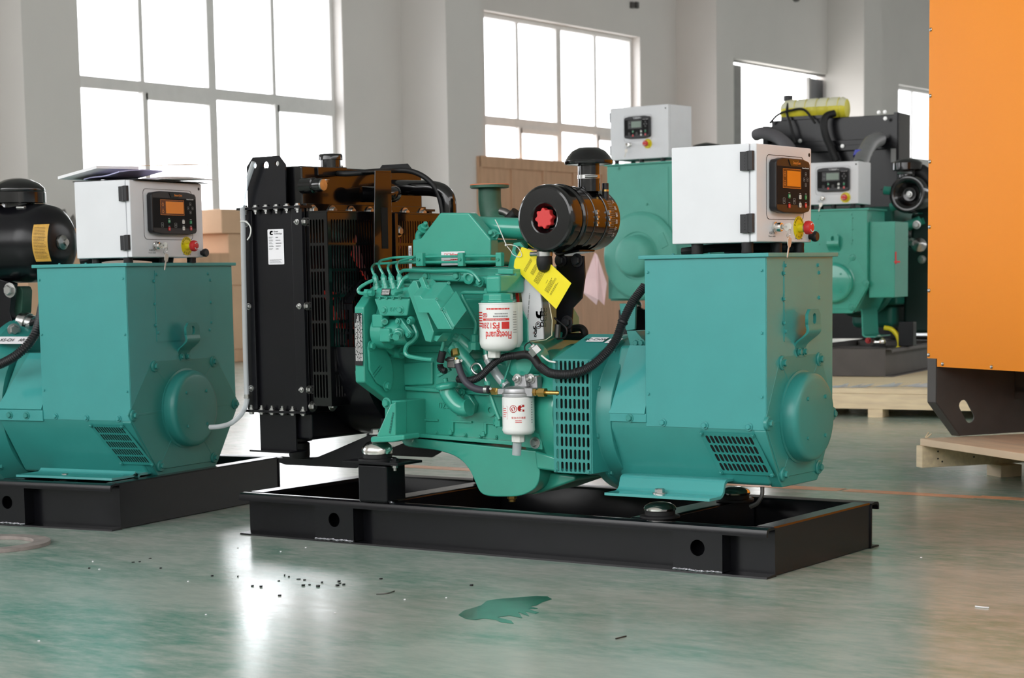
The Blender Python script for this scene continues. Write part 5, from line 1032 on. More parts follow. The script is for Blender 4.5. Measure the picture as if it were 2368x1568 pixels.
# drum air filter with amber label and its bracket
q = on(60, 563, 'y', .42); fr_ = .150; xe_ = on(127, 563, 'y', .38).x
af = MB().lathe((xe_, .42, q.z), -X, [(0, 0), (.06, .003), (.11, .015), (.138, .04), (.148, .075), (fr_, .11), (fr_, .55), (0, .55)], 56).build('air_filter', BR, LEFT, label='black drum air filter with amber label')
MB().lathe((xe_-.004, .42, q.z), X, [(.03, 0), (.028, .012), (.012, .02), (.012, .03), (0, .03)], 16).build('end_nut', ST, af)
n = 10; x0, x1 = on(77, 530, 'y', .28).x, on(113, 530, 'y', .28).x
MB().add([(x, .42+(fr_+.0008)*math.cos(t), q.z+(fr_+.0008)*math.sin(t)) for x in (x0, x1) for t in [PI-.45+.95*i/n for i in range(n+1)]], [(i, i+1, i+n+2, i+n+1) for i in range(n)]).build('amber_label', LB, af, flat=True)
lf = lambda cc: V(((x0+x1)/2+cc.x, .42+(fr_+.0014)*math.cos(PI+.02-cc.y/fr_), q.z+(fr_+.0014)*math.sin(PI+.02-cc.y/fr_)))
writing(af, V(), X, Z, (x1-x0)*.8, .12, 22, KI, 77, .9, bend=lf, lead=.25)
cx_ = on(42, 450, 'y', .42).x
MB().cyl((cx_, .42, q.z+.10), (cx_, .42, on(42, 470, 'y', .42).z), .062, n=30).build('inlet_neck', BK, af); zc = on(42, 472, 'y', .42).z
MB().lathe((cx_, .42, zc), Z, [(.10, 0), (.104, .004), (.104, .042), (.100, .046), (.102, .050), (.100, .060), (.08, .078), (.05, .092), (.02, .098), (0, .098)], 40).build('rain_cap', BK, af)
MB().cyl(on(40, 480, 'y', .35), on(58, 480, 'y', .35), .007, n=10).build('hose_clamp', ST, af); p = on(83, 494, 'y', .42); MB().cyl(p-V((0, 0, .03)), p+V((0, 0, .012)), .02).build('restriction_indicator', BP, af)
MB().prism(ons([(-20, 640), (30, 655), (22, 720), (34, 765), (-20, 770)], 'y', .35), (0, .03, 0)).build('filter_bracket', BR, af, bevel=.003); bolt(af, on(24, 671, 'y', .345), -Y, .04, ST)
MB().prism(ons([(30, 662), (48, 662), (52, 672), (50, 720), (46, 736), (30, 735), (22, 718), (30, 700)], 'y', .40), (0, .06, 0)).cyl(on(50, 691, 'y', .42), on(58, 691, 'y', .42), .018).build('sensor_casting', GX, LEFT, bevel=.006)
fl_ = MB().cyl(on(48, 742, 'y', .38), on(80, 750, 'y', .38), .032).cyl(on(60, 745, 'y', .38), on(66, 747, 'y', .38), .038).build('steel_coupling', ST, LEFT); bolt(fl_, on(32, 763, 'y', .3), V((.8, -.6, 0)), .035, ST); MB().tube(ons([(40, 760), (60, 752), (85, 742)], 'y', .36), .012, 8, 4).build('black_pipe', BM, fl_)
MB().hose([on(-20, 850, 'y', .10), on(10, 838, 'y', .10), on(40, 820, 'y', .10), on(70, 790, 'y', .12), on(88, 755, 'y', .16), on(100, 700, 'y', .25)], .018, .009).build('corrugated_hose', BP, LEFT)
MB().prism([(-2.2, .25, .3), (-1.0, .25, .3), (-1.0, .25, .75), (-2.2, .25, .75)], (0, .42, 0)).build('engine_block', TE, LEFT, bevel=.03)
cabL = (-.0202, .1394, .57, .9543, 1.2285); cabinet(LEFT, -.2679, cabL[0], cabL[1], cabL[2], cabL[3], cabL[4], .936)
MB().tube([V((-.3, .2, .945)), V((-.2, .25, .962)), V((-.15, .35, .962)), V((-.05, .42, .945))], .016, 8, 5).build('cabinet_cable', BM, tb)
key_ring(FL, cabL, 'bunch of two steel keys hanging in the key switch of the left generator')
# papers thrown on top of its cabinet
zt = cabL[4]
def sheet(name, pts, m, label, cat='paper', th=.002, rows=0, nx=6, bow=.0):
    A, B, C, D_ = [V(p) for p in pts]; top = []
    for j in range(nx+1):
        for i in range(nx+1):
            s, t = i/nx, j/nx; p = A.lerp(B, s).lerp(D_.lerp(C, s), t); p.z += bow*math.sin(s*PI*2.2+.4)*math.sin(t*PI*.9+.3); top.append(p)
    b = MB(); k = nx+1; b.v = top+[p-V((0, 0, th)) for p in top]; o_ = k*k
    for j in range(nx):
        for i in range(nx): a = j*k+i; b.f += [[a, a+1, a+k+1, a+k], [o_+a, o_+a+k, o_+a+k+1, o_+a+1]]
    for i in range(nx): b.f += [[i, i+o_, i+1+o_, i+1], [nx*k+i, nx*k+i+1, nx*k+i+1+o_, nx*k+i+o_], [i*k, (i+1)*k, (i+1)*k+o_, i*k+o_], [i*k+nx, i*k+nx+o_, (i+1)*k+nx+o_, (i+1)*k+nx]]
    b.v = [FL.o+FL.m @ p for p in b.v]
    o = b.build(name, m, smooth=60); return tag(o, label, cat)
x0 = -.29
P1 = [on(170, 425, 'y', .10), on(318, 410, 'y', .20), on(470, 416, 'y', .56), on(300, 412, 'y', .52)]
sheet('cardboard_folder', [(x0, .16, zt+.0035), (.0, .16, zt+.0035), (.0, .58, zt+.0035), (x0, .58, zt+.0035)], KI, 'dark folder lying flat on the left cabinet under the papers', 'folder', .003)
sheet('printed_leaflet', [(-.315, .11, zt+.020), (-.14, .11, zt+.052), (-.10, .30, zt+.055), (-.30, .30, zt+.018)], PW, 'folded white leaflet overhanging the left end of the left cabinet', 'paper', .010)
sheet('paper_booklet', [(-.24, .16, zt+.010), (-.08, .16, zt+.030), (-.04, .36, zt+.040), (-.2, .36, zt+.012)], PB, 'crumpled violet-blue paper in the middle of the papers on the left cabinet', 'paper', .004, bow=.008)
sheet('paper_sheet', [(-.10, .30, zt+.010), (.02, .27, zt+.005), (.04, .60, zt+.012), (-.10, .60, zt+.03)], PW, 'white sheet sticking out at the right end of the left cabinet', 'paper', .0015, bow=.006)
sheet('thin_card', [(-.16, .32, zt+.060), (-.08, .30, zt+.058), (.02, .56, zt+.068), (-.06, .56, zt+.074)], CB, 'thin beige card slanting up to the right on the left cabinet', 'card', .0015)
# ================================================================ RIGHT BACK GENERATOR SET on its pallet
def rear_cab(root, x0, x1, y0, y1, z0, z1, ztop): return cabinet(root, x0, x1, y0, y1, z0, z1, ztop, amber=False, knob=False)
FB = Frame(-3.309, 6.69, math.radians(-82)); on, ons = FB.on, FB.ons
BACK = thing('diesel_generator', FB, 'teal diesel generator on the far pallet at right with yellow coolant tank on top', 'generator')
zo = .17; dz = .345
bf = base_frame(BACK, 2.4, .62, .185, .06, xm=(-.5, -1.5), zo=zo+.001, m=BG)
D = dict(xd=-.0547, xc=-.4595, yb=.0485, yb2=.488, zl=.9217+dz, zb=.427+dz, zbot=.243+dz, xs=-.60, bi=.62)
al, tb, c, ca, hw, bi = alternator(BACK, D, TE, TE, grille=False)
for s_ in (-1, 1):
    alternator_foot(al, -.50, -.15, s_, c, .43, .61, .25, TE)
for yy in (.06, .50): isolator(bf, -.3, yy, .356, .421, .045)
sb = MB().box(-.42, -.10, .488, .66, on(2060, 688, 'x', -.1).z, on(2060, 512, 'x', -.1).z).build('breaker_box', TE, BACK, bevel=.004)
p = on(2072, 600, 'x', -.098); MB().box(-.10, -.088, p.y-.004, p.y+.004, p.z-.03, p.z+.05).box(-.10, -.083, p.y-.008, p.y+.028, p.z-.022, p.z-.010).build('breaker_handle', RD, sb, bevel=.002, label='red breaker handle')
x1 = -.0775; zl = .9217+dz; pr = on(1985, 372, 'x', x1); pb = on(1985, 471, 'x', x1); cB = (x1, pr.y-.349, pr.y, pb.z, pr.z)
rear_cab(BACK, -.36, x1, cB[1], cB[2], cB[3], cB[4], zl); key_ring(FB, cB, 'bunch of two steel keys hanging in the key switch of the right rear generator')
ar = MB().lathe((-.80, c, ca), X, [(.20, 0), (.21, .02), (.21, .14), (.243, .145), (.243, .175), (.225, .2)], 48).build('adapter_ring', TD, BACK)
eb = MB().box(-1.50, -.80, .06, .48, .62, 1.10).box(-1.45, -.85, .10, .44, 1.09, 1.30).build('engine_block', TD, BACK, bevel=.02, label='dark teal engine block')
MB().box(-1.4, -.9, .12, .42, .46, .63).build('oil_pan', TD, eb, bevel=.04); MB().box(-1.45, -.98, .47, .80, .42, 1.02).box(-1.35, -1.05, .5, .78, 1.0, 1.26).build('engine_side_casting', mat('blackish_teal_paint', (22, 48, 44), .5), eb, bevel=.03)
for i in range(4): MB().cyl((-1.35+i*.14, .48, 1.16), (-1.35+i*.14, .60, 1.20), .03).build('manifold_runner', TE, eb)
MB().tube(ons([(2045, 440), (2070, 445), (2080, 470), (2060, 480)], 'x', -.75), .03, 10, 4).build('fuel_manifold', TE, eb); MB().lathe(on(2122, 572, 'x', -.8), V((.6, .3, .2)), [(.03, 0), (.035, .02), (.05, .03), (.05, .06), (.02, .09), (0, .1)], 14).build('alternator_pulley', ST, eb)
for px, py in ((2095, 480), (2118, 485), (2132, 600), (2108, 560), (2120, 520)): bolt(eb, on(px, py, 'x', -.78), X, .04, ST)
# front drum filter
f0 = on(2098, 449, 'x', -.62); af = MB().lathe(f0, -X, [(0, .06), (.02, .05), (.045, .05), (.075, .02), (.085, .006), (.10, 0), (.118, .002), (.128, .02), (.128, .35), (0, .35)], 40).build('air_filter', BK, BACK, label='black drum air filter')
bolt(af, f0-X*.05, X, .03, ST); n0 = on(2098, 415, 'x', -.75)
MB().lathe(n0-V((0, 0, .06)), Z, [(.07, 0), (.062, .03), (.055, .08), (.055, .13)], 24).build('inlet_neck', BK, af); MB().lathe(n0+V((0, 0, .06)), Z, [(.095, 0), (.10, .005), (.10, .05), (.09, .06), (.05, .08), (0, .086)], 32).build('rain_cap', BK, af); MB().cyl(n0+V((.055, -.05, .045)), n0+V((.055, .05, .045)), .012, n=8).build('hose_clamp', ST, af)
MB().tube(ons([(2120, 395), (2135, 400), (2160, 430)], 'x', -.8), .05, 12, 4).build('intake_hose', BM, af); MB().box(-1.0, -.72, .50, .62, on(2050, 435, 'x', -.8).z, on(2050, 392, 'x', -.8).z).build('filter_shelf', BR, af, bevel=.01)
# wide black radiator with expansion tank and hoses
xr = -1.62; r0 = on(1766, 290, 'x', xr); r1 = on(2076, 256, 'x', xr); zt_ = r1.z-.01
rd_ = MB().box(xr-.28, xr-.02, r0.y, r1.y, .36, zt_-.18).box(xr-.26, xr-.06, r0.y+.04, r1.y-.04, zt_-.2, zt_-.01).build('radiator', BR, BACK, bevel=.004, label='wide black radiator')
MB().box(xr-.30, xr, r0.y-.01, r0.y+.03, .36, zt_-.05).build('side_channel', BR, rd_, bevel=.004); MB().box(xr-.30, xr, r1.y-.03, r1.y+.01, .36, zt_).build('side_channel', BR, rd_, bevel=.004); MB().prism([(xr+.001, r1.y-.14, zt_-.55), (xr+.001, r1.y-.02, zt_), (xr+.001, r1.y-.0, zt_), (xr+.001, r1.y, zt_-.55)], (.012, 0, 0)).build('corner_gusset', BR, rd_)
MB().box(xr-.02, xr+.02, r0.y, r1.y, zt_-.26, zt_-.22).box(xr-.02, xr+.03, r0.y+.05, r1.y-.3, zt_-.42, zt_-.40).build('cross_rail', BR, rd_, bevel=.003)
for px, py in ((1850, 326), (1948, 338), (2032, 260), (2046, 259), (2047, 274)): bolt(rd_, on(px, py, 'x', xr+.03 if py > 300 else xr+.012), X, .019, ST)
MB().plane(ons([(2060, 338), (2072, 338), (2072, 375), (2060, 375)], 'x', xr+.014)).build('rating_label', GI, rd_, flat=True)
ta, tb_ = on(1808, 262, 'x', xr-.12), on(1962, 250, 'x', xr-.12); tz = zt_+.055; prof = [(0, 0), (.06, .01), (.085, .05)]
for k in range(5):
    h = .07+k*.105; prof += [(.088, h), (.088, h+.075), (.080, h+.085), (.080, h+.095)]
prof += [(.088, .60), (.07, .64), (0, .65)]; sc = (tb_-ta).length/.65; prof = [(r, h*sc) for r, h in prof]
tk = MB().lathe((xr-.12, ta.y, tz), Y, prof, 28).build('expansion_tank', YF, rd_, smooth=50, label='translucent tank half full of yellow coolant'); MB().box(xr-.2, xr-.04, ta.y+.02, tb_.y-.1, zt_-.012, zt_+.012).build('tank_tray', BR, rd_)
zz = tz+.02; up_ = MB().lathe((xr-.12, ta.y-.001, tz), Y, [(r*1.012 if r else 0, h) for r, h in prof], 28)
keep = [i for i, p in enumerate(up_.v) if p.z >= zz-.012]; ks = set(keep); up_.f = [f for f in up_.f if all(i in ks for i in f) and len(f) < 6]; mp_ = {i: n_ for n_, i in enumerate(keep)}; up_.v = [up_.v[i] for i in keep]; up_.f = [[mp_[i] for i in f] for f in up_.f]
up_.build('tank_shell', WM, tk, smooth=50, label='milky upper half of the tank'); MB().lathe((xr-.12, ta.y+.05, tz+.08), Z, [(.035, 0), (.035, .04), (0, .042)], 14).build('tank_cap', BP, tk)
MB().tube([on(1822, 240, 'x', xr-.06), on(1820, 262, 'x', xr), on(1828, 290, 'x', xr+.03), on(1838, 330, 'x', xr+.04)], .010, 8, 5).build('thin_hose', BM, rd_); MB().tube([on(1780, 285, 'x', xr+.0), on(1800, 265, 'x', xr), on(1830, 255, 'x', xr), on(1860, 254, 'x', xr), on(1885, 285, 'x', xr+.02)], .009, 8, 5).build('thin_hose', BM, rd_)
MB().tube([on(1930, 262, 'x', xr+.01), on(1912, 268, 'x', xr+.05), on(1905, 285, 'x', xr+.07), on(1910, 315, 'x', xr+.08), on(1925, 350, 'x', xr+.1), on(1935, 372, 'x', xr+.1)], .027, 10, 5).build('filler_hose', BM, rd_)
MB().tube([on(1748, 312, 'x', xr+.2), on(1765, 308, 'x', xr+.25), on(1795, 316, 'x', xr+.3), on(1820, 336, 'x', xr+.4), on(1835, 360, 'x', xr+.5)], .045, 14, 5).build('upper_hose', mat('grey_wrapped_hose', (96, 94, 98), .7, bump=.3), rd_)
eh = MB().tube([on(2032, 322, 'x', xr+.1), on(2015, 330, 'x', xr+.3), on(2000, 352, 'x', xr+.5), on(1988, 385, 'x', xr+.7)], .055, 16, 6).build('charge_air_pipe', AL, rd_, label='silver elbow pipe'); MB().lathe(on(1993, 360, 'x', xr+.55), V((.3, -.2, -.8)), [(.059, -.02), (.059, .02)], 20, cap=False).build('hose_clamp', mat('blue_clamp', (90, 96, 200), .4), eh)
for px in (2008, 2016): bolt(eh, on(px, 322, 'x', xr+.3), Z, .035, ST)
# drain hose, posts and small fittings low down
MB().tube(ons([(2045, 758), (2062, 762), (2076, 778), (2080, 800), (2070, 812)], 'x', -.35), .016, 10, 5).build('yellow_hose', YE, BACK, label='yellow drain hose'); MB().box(-.42, -.33, .62, .72, .356, .52).build('hose_post', BR, bf, bevel=.006); bolt(bf, on(2008, 787, 'x', -.3), X, .03, RD)
# ---------------- pallets
def pallet(name, fr, w_, d_, label, z0=.05, zb=.14, zt=.17, boards=1, front=True, group=None):
    r = thing(name, fr, label, 'pallet', group)
    n = boards; 
    for i in range(n):
        y0 = d_*i/n; MB().box(0, w_, y0+.001, y0+d_/n-.002, zb+.001, zt).build('deck_board', PL if n < 4 else WD, r, bevel=.002)
    xs = (0, w_/2-.03, w_-.06)
    if front:
        for y in (0, d_/2-.03, d_-.06):
            MB().box(.0, w_, y, y+.05, z0, zb).build('bearer', WD, r, bevel=.002)
            for x in (.05, w_*.30, w_*.56, w_-.2): MB().box(x, x+.09, y, y+.12, 0, z0).build('foot_block', WD, r, bevel=.002)
    else:
        for x in xs:
            MB().box(x-.022, x+.026, -.004, d_, z0, zb).build('bearer', WD, r, bevel=.002)
            for y in (.33, d_*.6, d_-.2): MB().box(x-.02, x+.09, y, y+.10, 0, z0).build('foot_block', PL, r, bevel=.002)
    return r
FPB = Frame(-3.58, 5.46, math.radians(6))
pb_ = pallet('wooden_pallet', FPB, 2.35, 2.2, 'pale pine pallet on the floor under the right rear generator', boards=12)
q = random.Random(5)
b = MB()
p0 = [FPB.o+FPB.m @ V((.5+.16*i, .12+.10*math.sin(i*1.3), .172)) for i in range(11)]
for i in range(10):
    for j in range(5):
        a = p0[i].lerp(p0[i+1], q.random()); h = q.uniform(.004, .022); w_ = q.uniform(.03, .09); dd = FPB.m @ V((w_, q.uniform(-.03, .05), 0)); ee = FPB.m @ V((q.uniform(-.03, .03), q.uniform(.05, .16), 0))
        b.add([a, a+dd, a+dd+ee+V((0, 0, h)), a+ee], [(0, 1, 2), (0, 2, 3)])
tag(b.build('plastic_wrap', CW, flat=True, smooth=0), 'crumpled clear plastic film lying on the far pine pallet', 'plastic film', kind='stuff')
# ================================================================ MIDDLE BACK GENERATOR SET
FM = Frame(-4.70, 6.78, math.radians(-93)); on, ons = FM.on, FM.ons
MID = thing('diesel_generator', FM, 'tall teal generator behind the foreground filter, big round end cover, pink cloth on it', 'generator')
zl = on(1480, 376, 'x', -.04).z; hub = on(1458, 588, 'x', 0); bell = on(1480, 592, 'x', -.03)
bw = .31; cy_ = bell.y; cz_ = bell.z
al = MB().box(-.60, -.05, cy_-.29, cy_+.29, cz_-.30, zl-.012).build('terminal_box', TB, MID, bevel=.004)
MB().box(-.62, -.035, cy_-.305, cy_+.305, zl-.012, zl).build('lid', TB, al, bevel=.003)
plate(al, 'end_panel', TB, [[(0, 0), (.40, 0), (.40, .42), (0, .42)]], (-.049, cy_-.29+.12, zl-.46), Y, Z, .005)
for y_, z_ in ((cy_-.19, zl-.44), (cy_-.19, zl-.03), (cy_+.05, cz_+.36)): bolt(al, (-.048, y_, z_), X, .018, TB)
bl = MB().lathe((-.05, cy_, cz_), X, [(bw, 0), (bw, .02), (bw-.02, .045), (bw-.03, .05), (.17, .055), (.165, .05), (.15, .05), (.145, .06), (.14, .12), (.125, .14), (.10, .148), (0, .15)], 56).build('end_bell', TB, MID, label='round end cover with raised hub')
for k in range(8): t = k*PI/4+.3; bolt(bl, (-.022, cy_+(bw-.025)*math.cos(t), cz_+(bw-.025)*math.sin(t)), X, .02, TB)
for t in (.45, -1.15): MB().obox((-.005, cy_+.235*math.cos(t), cz_+.235*math.sin(t)), X, V((0, math.cos(t), math.sin(t))), V((0, -math.sin(t), math.cos(t))), .012, .03, .05).build('vent_step', TB, bl, bevel=.004)
MB().lathe((-.8, cy_, cz_), X, [(.30, 0), (.31, .7), (.29, .75)], 40).build('barrel', TB, MID); MB().box(-1.2, -.8, cy_-.25, cy_+.25, .55, 1.35).build('engine_block', TD, MID, bevel=.03)
x1 = -.06; pr = on(1545, 240, 'x', x1); pb = on(1545, 364, 'x', x1); pl__ = on(1411, 250, 'x', x1); cM = (x1, pl__.y, pr.y, pb.z, pr.z)
wM, hM = cM[2]-cM[1], cM[4]-cM[3]; fM = (cM[1]+.119*wM, cM[1]+.823*wM, cM[4]-.833*hM, cM[4]-.09*hM)
cabinet(MID, x1-.30, x1, cM[1], cM[2], cM[3], cM[4], zl, amber=False, knob=False, front=fM); key_ring(FM, (x1,)+fM, 'bunch of two steel keys hanging in the key switch of the middle rear generator')
p = on(1634, 345, 'x', -.9); MB().lathe((p.x, p.y, 1.35), Z, [(.06, 0), (.06, p.z-1.35-.02), (.125, p.z-1.37), (.13, p.z-1.35), (.10, p.z-1.32), (0, p.z-1.30)], 28).build('air_filter', BK, MID)
bf = base_frame(MID, 1.2, .70, .30, .06, xm=(-.5,), m=BR)
for yy in (cy_-.22, cy_+.22):
    MB().box(-.40, -.16, yy-.06, yy+.06, .30, cz_-.38).build('mounting_post', BR, bf, bevel=.005); isolator(bf, -.28, yy, cz_-.38, cz_-.31, .05); MB().box(-.42, -.12, yy-.1, yy+.1, cz_-.315, cz_-.295).build('mounting_foot', TB, al, bevel=.003)
p = on(1386, 588, 'x', .06); q0 = [on(a, c_, 'x', .02+.02*k) for a, c_, k in ((1376, 584, 0), (1382, 590, 1), (1404, 655, 0), (1398, 706, 0), (1384, 692, 2), (1380, 705, 0), (1343, 672, 1))]
b = MB(); k = len(q0); cz = [q_+V((.004, 0, 0)) for q_ in q0]
b.add(q0+cz, [(0, 1, 2, 3, 4), (0, 4, 5, 6), tuple(k+i for i in (4, 3, 2, 1, 0)), tuple(k+i for i in (6, 5, 4, 0))]+[(i, (i+1) % k, (i+1) % k+k, i+k) for i in range(k)])
b.v = [FM.o+FM.m @ v_ for v_ in b.v]
tag(b.build('hanging_cloth', PK, smooth=0), 'folded pale pink cloth hanging beside the round end cover of the middle rear generator', 'cloth')
# ================================================================ ORANGE CANOPY SET on its pallet
FO = Frame(-.648, 2.628, math.radians(-30), .1755); on, ons = FO.on, FO.ons
CAN = thing('canopy_generator', FO, 'big orange enclosed generator cabinet cut off by the right photo edge', 'generator')
zb = on(2160, 829, 'y', -.002).z; zb2 = on(2185, 849, 'y', -.002).z; xl = on(2146, 700, 'y', -.002).x
Wc, Lc, Hc = 3.4, 1.5, 2.3
MB().box(xl+.002, Wc, .002, Lc, zb, Hc).build('canopy_body', OR, CAN, bevel=.004)
xs_ = on(2167, 840, 'y', -.004).x
pn_ = MB().prism([(xl, 0, zb), (xs_, 0, zb), (xs_, 0, zb2), (Wc, 0, zb2), (Wc, 0, Hc), (xl, 0, Hc)], (0, -.004, 0)).build('end_panel', OR, CAN)
for py in (69, 222, 374, 525, 672, 821): bolt(pn_, V((xl+.010, -.004, on(2150, py, 'y', -.004).z)), -Y, .016, ST, 'round')
for px, py in ((2180, 842), (2293, 849)): bolt(pn_, on(px, py, 'y', -.004), -Y, .016, ST, 'round')
# skid: bevelled side plates with slotted lifting holes and cross channels
fw = .055
def skid(x0, s):
    out = [(0, .0), (-.0, .0)]
    hh = zb-.0; k_ = .125
    loops = [[(k_, 0), (Lc-k_, 0), (Lc, k_*1.15), (Lc, hh), (0, hh), (0, k_*1.15)], [(.07+a*.70-c_*.45+.09, .06+a*.45+c_*.70-.015) for a, c_ in capsule(.03, .06, .055, .13, 6)]]
    sp = plate(CAN, 'skid_rail', BG, loops, (x0, 0, 0), Y, Z, .006)
    o = [(k_, 0), (0, k_*1.15), (0, hh)]; b = MB()
    for (a, c_), (a2, c2) in zip(o, o[1:]): b.beam((x0-s*fw/2, a, c_), (x0-s*fw/2, a2, c2), fw, .006, (0, -1, -1) if a != a2 else (0, -1, 0))
    b.build('skid_flange', BG, sp); MB().box(min(x0, x0-s*fw), max(x0, x0-s*fw), k_, Lc-k_, 0, .006).build('bottom_flange', BG, sp); return sp
skid(fw, 1); skid(Wc-fw, -1)
MB().box(fw+.004, Wc-fw-.004, .40, .46, .14, .20).box(fw+.004, Wc-fw-.004, .40, .70, zb-.16, zb-.02).build('cross_channel', BG, CAN, bevel=.006)
FPO = Frame(-.663, 2.582, math.radians(-37))
pal = pallet('wooden_pallet', FPO, 3.3, 2.1, 'plywood-topped wooden pallet on the floor under the orange cabinet', front=False)
b = MB()
for a, c_ in ((2140, 2147), (2143, 2154)): b.beam(G.on(a, 1012, 'y', 2.58), G.on(c_, 1000 if a == 2140 else 1003, 'y', 2.58), .006, .003)
tag(b.build('wood_splinter', WD), 'two pale wood splinters sticking up at the corner of the plywood pallet', 'splinter')
b = MB()
for x_, z_ in ((.07, .115), (.07, .085), (.09, .072), (.24, .085), (.33, .085)): b.lathe((.0265, x_, z_), X, [(.004, 0), (.004, .0006), (0, .0007)], 8)
b.build('nail_heads', BP, pal)
# ================================================================ BOXES AND CRATES BY THE WINDOW WALL
def wallbox(name, m, x, x2, px0, px1, zt_, zb_, label, cat, group=None, bevel=.01):
    y0, y1 = G.on(px0, 600, 'x', x).y, G.on(px1, 600, 'x', x).y
    o = MB().box(x2, x, y0, y1, zb_, zt_).build(name, m, bevel=bevel); tag(o, label, cat, group); return o, y0, y1
gz = lambda px, py, x: G.on(px, py, 'x', x).z
o, y0, y1 = wallbox('wooden_crate', CR, -11.75, -12.4, 1113, 1520, 2.36, .02, 'tall brown plywood crate against the wall below the middle window', 'crate')
b = MB(); n = 6
for i in range(n+1): y = y0+(y1-y0)*i/n; b.box(-11.75, -11.73, max(y0, y-.05), min(y1, y+.05), .02, 2.36)
b.box(-11.751, -11.725, y0, y1, 2.22, 2.362); b.build('batten', CR, o, bevel=.004)
wallbox('wooden_crate', mat('pinkish_plywood_crate', (206, 164, 136), .65, var=.10, scale=3, stretch=(5, 5, .6)), -10.6, -11.3, 1290, 1540, gz(1400, 560, -10.6), .0, 'smooth pinkish plywood crate standing in front of the tall brown crate', 'crate')
xb = -11.6
z0 = gz(150, 650, xb); z1 = gz(150, 585, xb); z2 = gz(150, 528, xb)
wallbox('cardboard_box', CB, xb, -12.2, 62, 200, z0, 0, 'lowest large cardboard box behind the left generator', 'box')
wallbox('cardboard_box', CB, xb, -12.2, 118, 200, z1, z0, 'middle cardboard box with white label, behind the left black filter', 'box')
wallbox('cardboard_box', CR, xb+.02, -12.2, 108, 200, z2, z1, 'brown cardboard box below the grey plastic heap', 'box')
b = MB(); q = random.Random(9); ya, yb_ = G.on(106, 600, 'x', xb).y, G.on(200, 600, 'x', xb).y; rows = []
for j in range(7): rows.append([V((xb-.02-.5*j/6, ya+(yb_-ya)*i/10, z2+.003+(0 if j in (0, 6) or i in (0, 10) else q.uniform(.06, .20)))) for i in range(11)])
b.loft(rows, cap=False, closed=False); 
tag(b.build('plastic_sheet', mat('dirty_grey_plastic', (120, 116, 112), .5, var=.4, scale=9), smooth=0), 'crumpled dirty grey plastic heap on top of the brown boxes', 'plastic sheet')
zz = [gz(545, v_, xb) for v_ in (835, 808, 782, 660, 632, 540, 484)]
wallbox('wooden_pallet', CR, xb, -12.3, 470, 566, zz[1], 0, 'low brown wooden pallet under the cardboard stack beside the radiator', 'pallet')
wallbox('cardboard_box', CB, xb, -12.2, 536, 566, zz[3], zz[1], 'tall lower cardboard box of the stack beside the radiator', 'box')
wallbox('cardboard_box', CB, xb-.01, -12.2, 530, 566, zz[5], zz[3], 'middle cardboard box of the stack beside the radiator', 'box')
wallbox('cardboard_box', CB, xb+.02, -12.2, 516, 566, zz[6], zz[5], 'topmost cardboard box of the stack beside the radiator', 'box')
wallbox('cardboard_box', CR, xb, -12.2, 455, 531, gz(500, 585, xb), zz[1], 'brown box just right of the left control cabinet', 'box')
# ================================================================ THINGS ON THE FLOOR
q0 = G.on(-25, 1262, 'z', 0); r_ = (G.on(97, 1247, 'z', .0)-q0).length
o = MB().lathe(q0, Z, [(r_*.72, 0), (r_*.72, .012), (r_, .012), (r_, 0), (r_*.72, 0)], 64, cap=False).build('steel_ring', GR, bevel=.001, smooth=30); tag(o, 'flat rusty grey steel ring lying on the floor at left edge', 'ring')
pud = [(1060, 1423), (1072, 1413), (1092, 1407), (1112, 1401), (1126, 1390), (1150, 1386), (1200, 1382), (1240, 1379), (1266, 1380), (1276, 1386), (1252, 1394), (1240, 1401), (1226, 1403), (1244, 1408), (1222, 1409), (1246, 1417), (1238, 1420), (1214, 1414), (1224, 1426), (1198, 1416), (1208, 1430), (1178, 1424), (1150, 1428), (1182, 1436), (1188, 1443), (1160, 1440), (1146, 1434), (1120, 1431), (1098, 1434), (1078, 1432)]
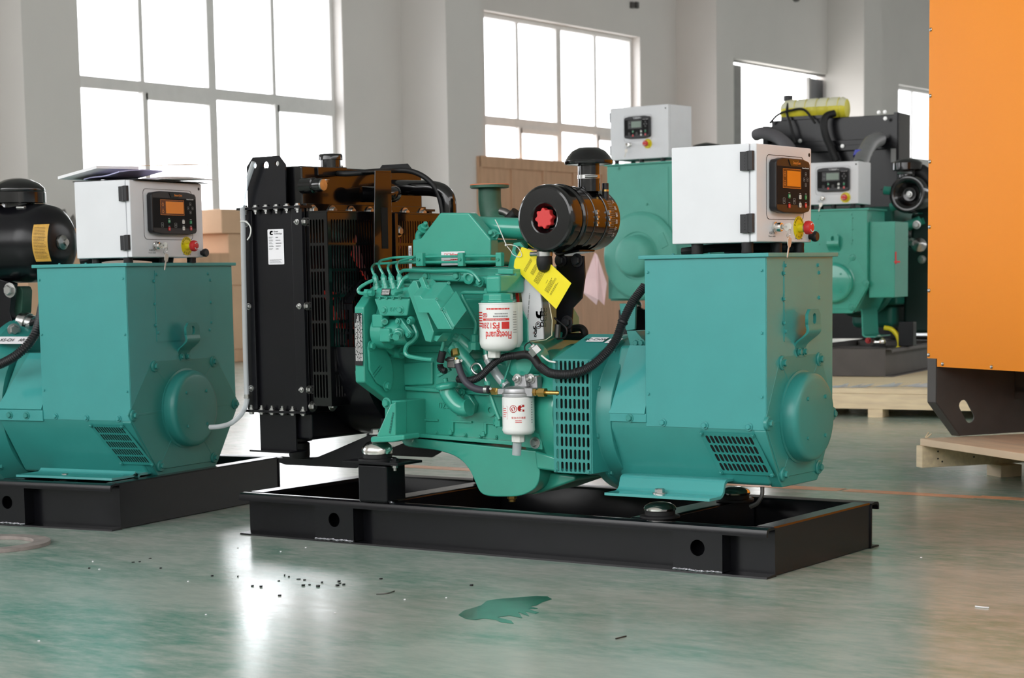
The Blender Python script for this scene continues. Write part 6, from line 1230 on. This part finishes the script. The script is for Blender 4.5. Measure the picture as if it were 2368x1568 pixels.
o = MB().prism([V((p.x, p.y, .0004)) for p in [G.on(a, c_, 'z', 0) for a, c_ in pud]], (0, 0, .0006)).build('green_puddle', mat('wet_dark_green_liquid', (26, 112, 90), .12, var=.35, scale=14, spec=.35), flat=True, smooth=0); tag(o, 'wet dark green puddle on the floor in front of the base', 'puddle')
chips = [(206, 1315), (308, 1301), (323, 1300), (347, 1292), (371, 1315), (490, 1333), (550, 1334), (584, 1356), (604, 1358), (645, 1344), (658, 1332), (690, 1340), (704, 1342), (716, 1353), (745, 1348), (780, 1355), (786, 1350), (783, 1346), (795, 1353), (646, 1378), (880, 1340), (1090, 1355), (700, 1355), (735, 1357), (668, 1335)]
for i, (a, c_) in enumerate(chips):
    p = G.on(a, c_, 'z', 0); s = R.uniform(.003, .006); t = R.uniform(0, 3)
    o = MB().prism([p+V((s*math.cos(t+k_*1.3)*R.uniform(.6, 1.3), s*math.sin(t+k_*1.3)*R.uniform(.6, 1.3), .0002)) for k_ in range(5)], (.001, 0, R.uniform(.002, .005))).build('metal_chip', BP)
    tag(o, 'tiny black metal chip scattered on the floor in front of the base', 'metal chip', 'black metal chips on the floor')
for a, c_ in ((215, 1299), (230, 1317), (435, 1345), (707, 1267), (649, 1276), (476, 1422), (936, 1387), (775, 1418), (1032, 1383), (2130, 1290), (90, 1483), (550, 1268)):
    p = G.on(a, c_, 'z', 0); o = MB().prism([p+V((.0035*math.cos(k_*1.5+a), .0035*math.sin(k_*1.5+a), .0002)) for k_ in range(4)], (0, 0, .002)).build('white_crumb', PW); tag(o, 'tiny white crumb lying on the green floor', 'crumb', 'white crumbs on the floor')
for pts, m, lb in (([(870, 1374), (888, 1373), (900, 1371), (912, 1367)], SD, 'short bent dark wire on the floor left of the green puddle'), ([(2255, 1402), (2270, 1404), (2287, 1405)], PW, 'short pale stick on the floor at far right'), ([(1424, 1477), (1436, 1474), (1448, 1471)], BP, 'short dark splinter on the floor right of the green puddle')):
    o = MB().tube([G.on(a, c_, 'z', .0022) for a, c_ in pts], .0018, 6, 4).build('wire_scrap', m); tag(o, lb, 'scrap')
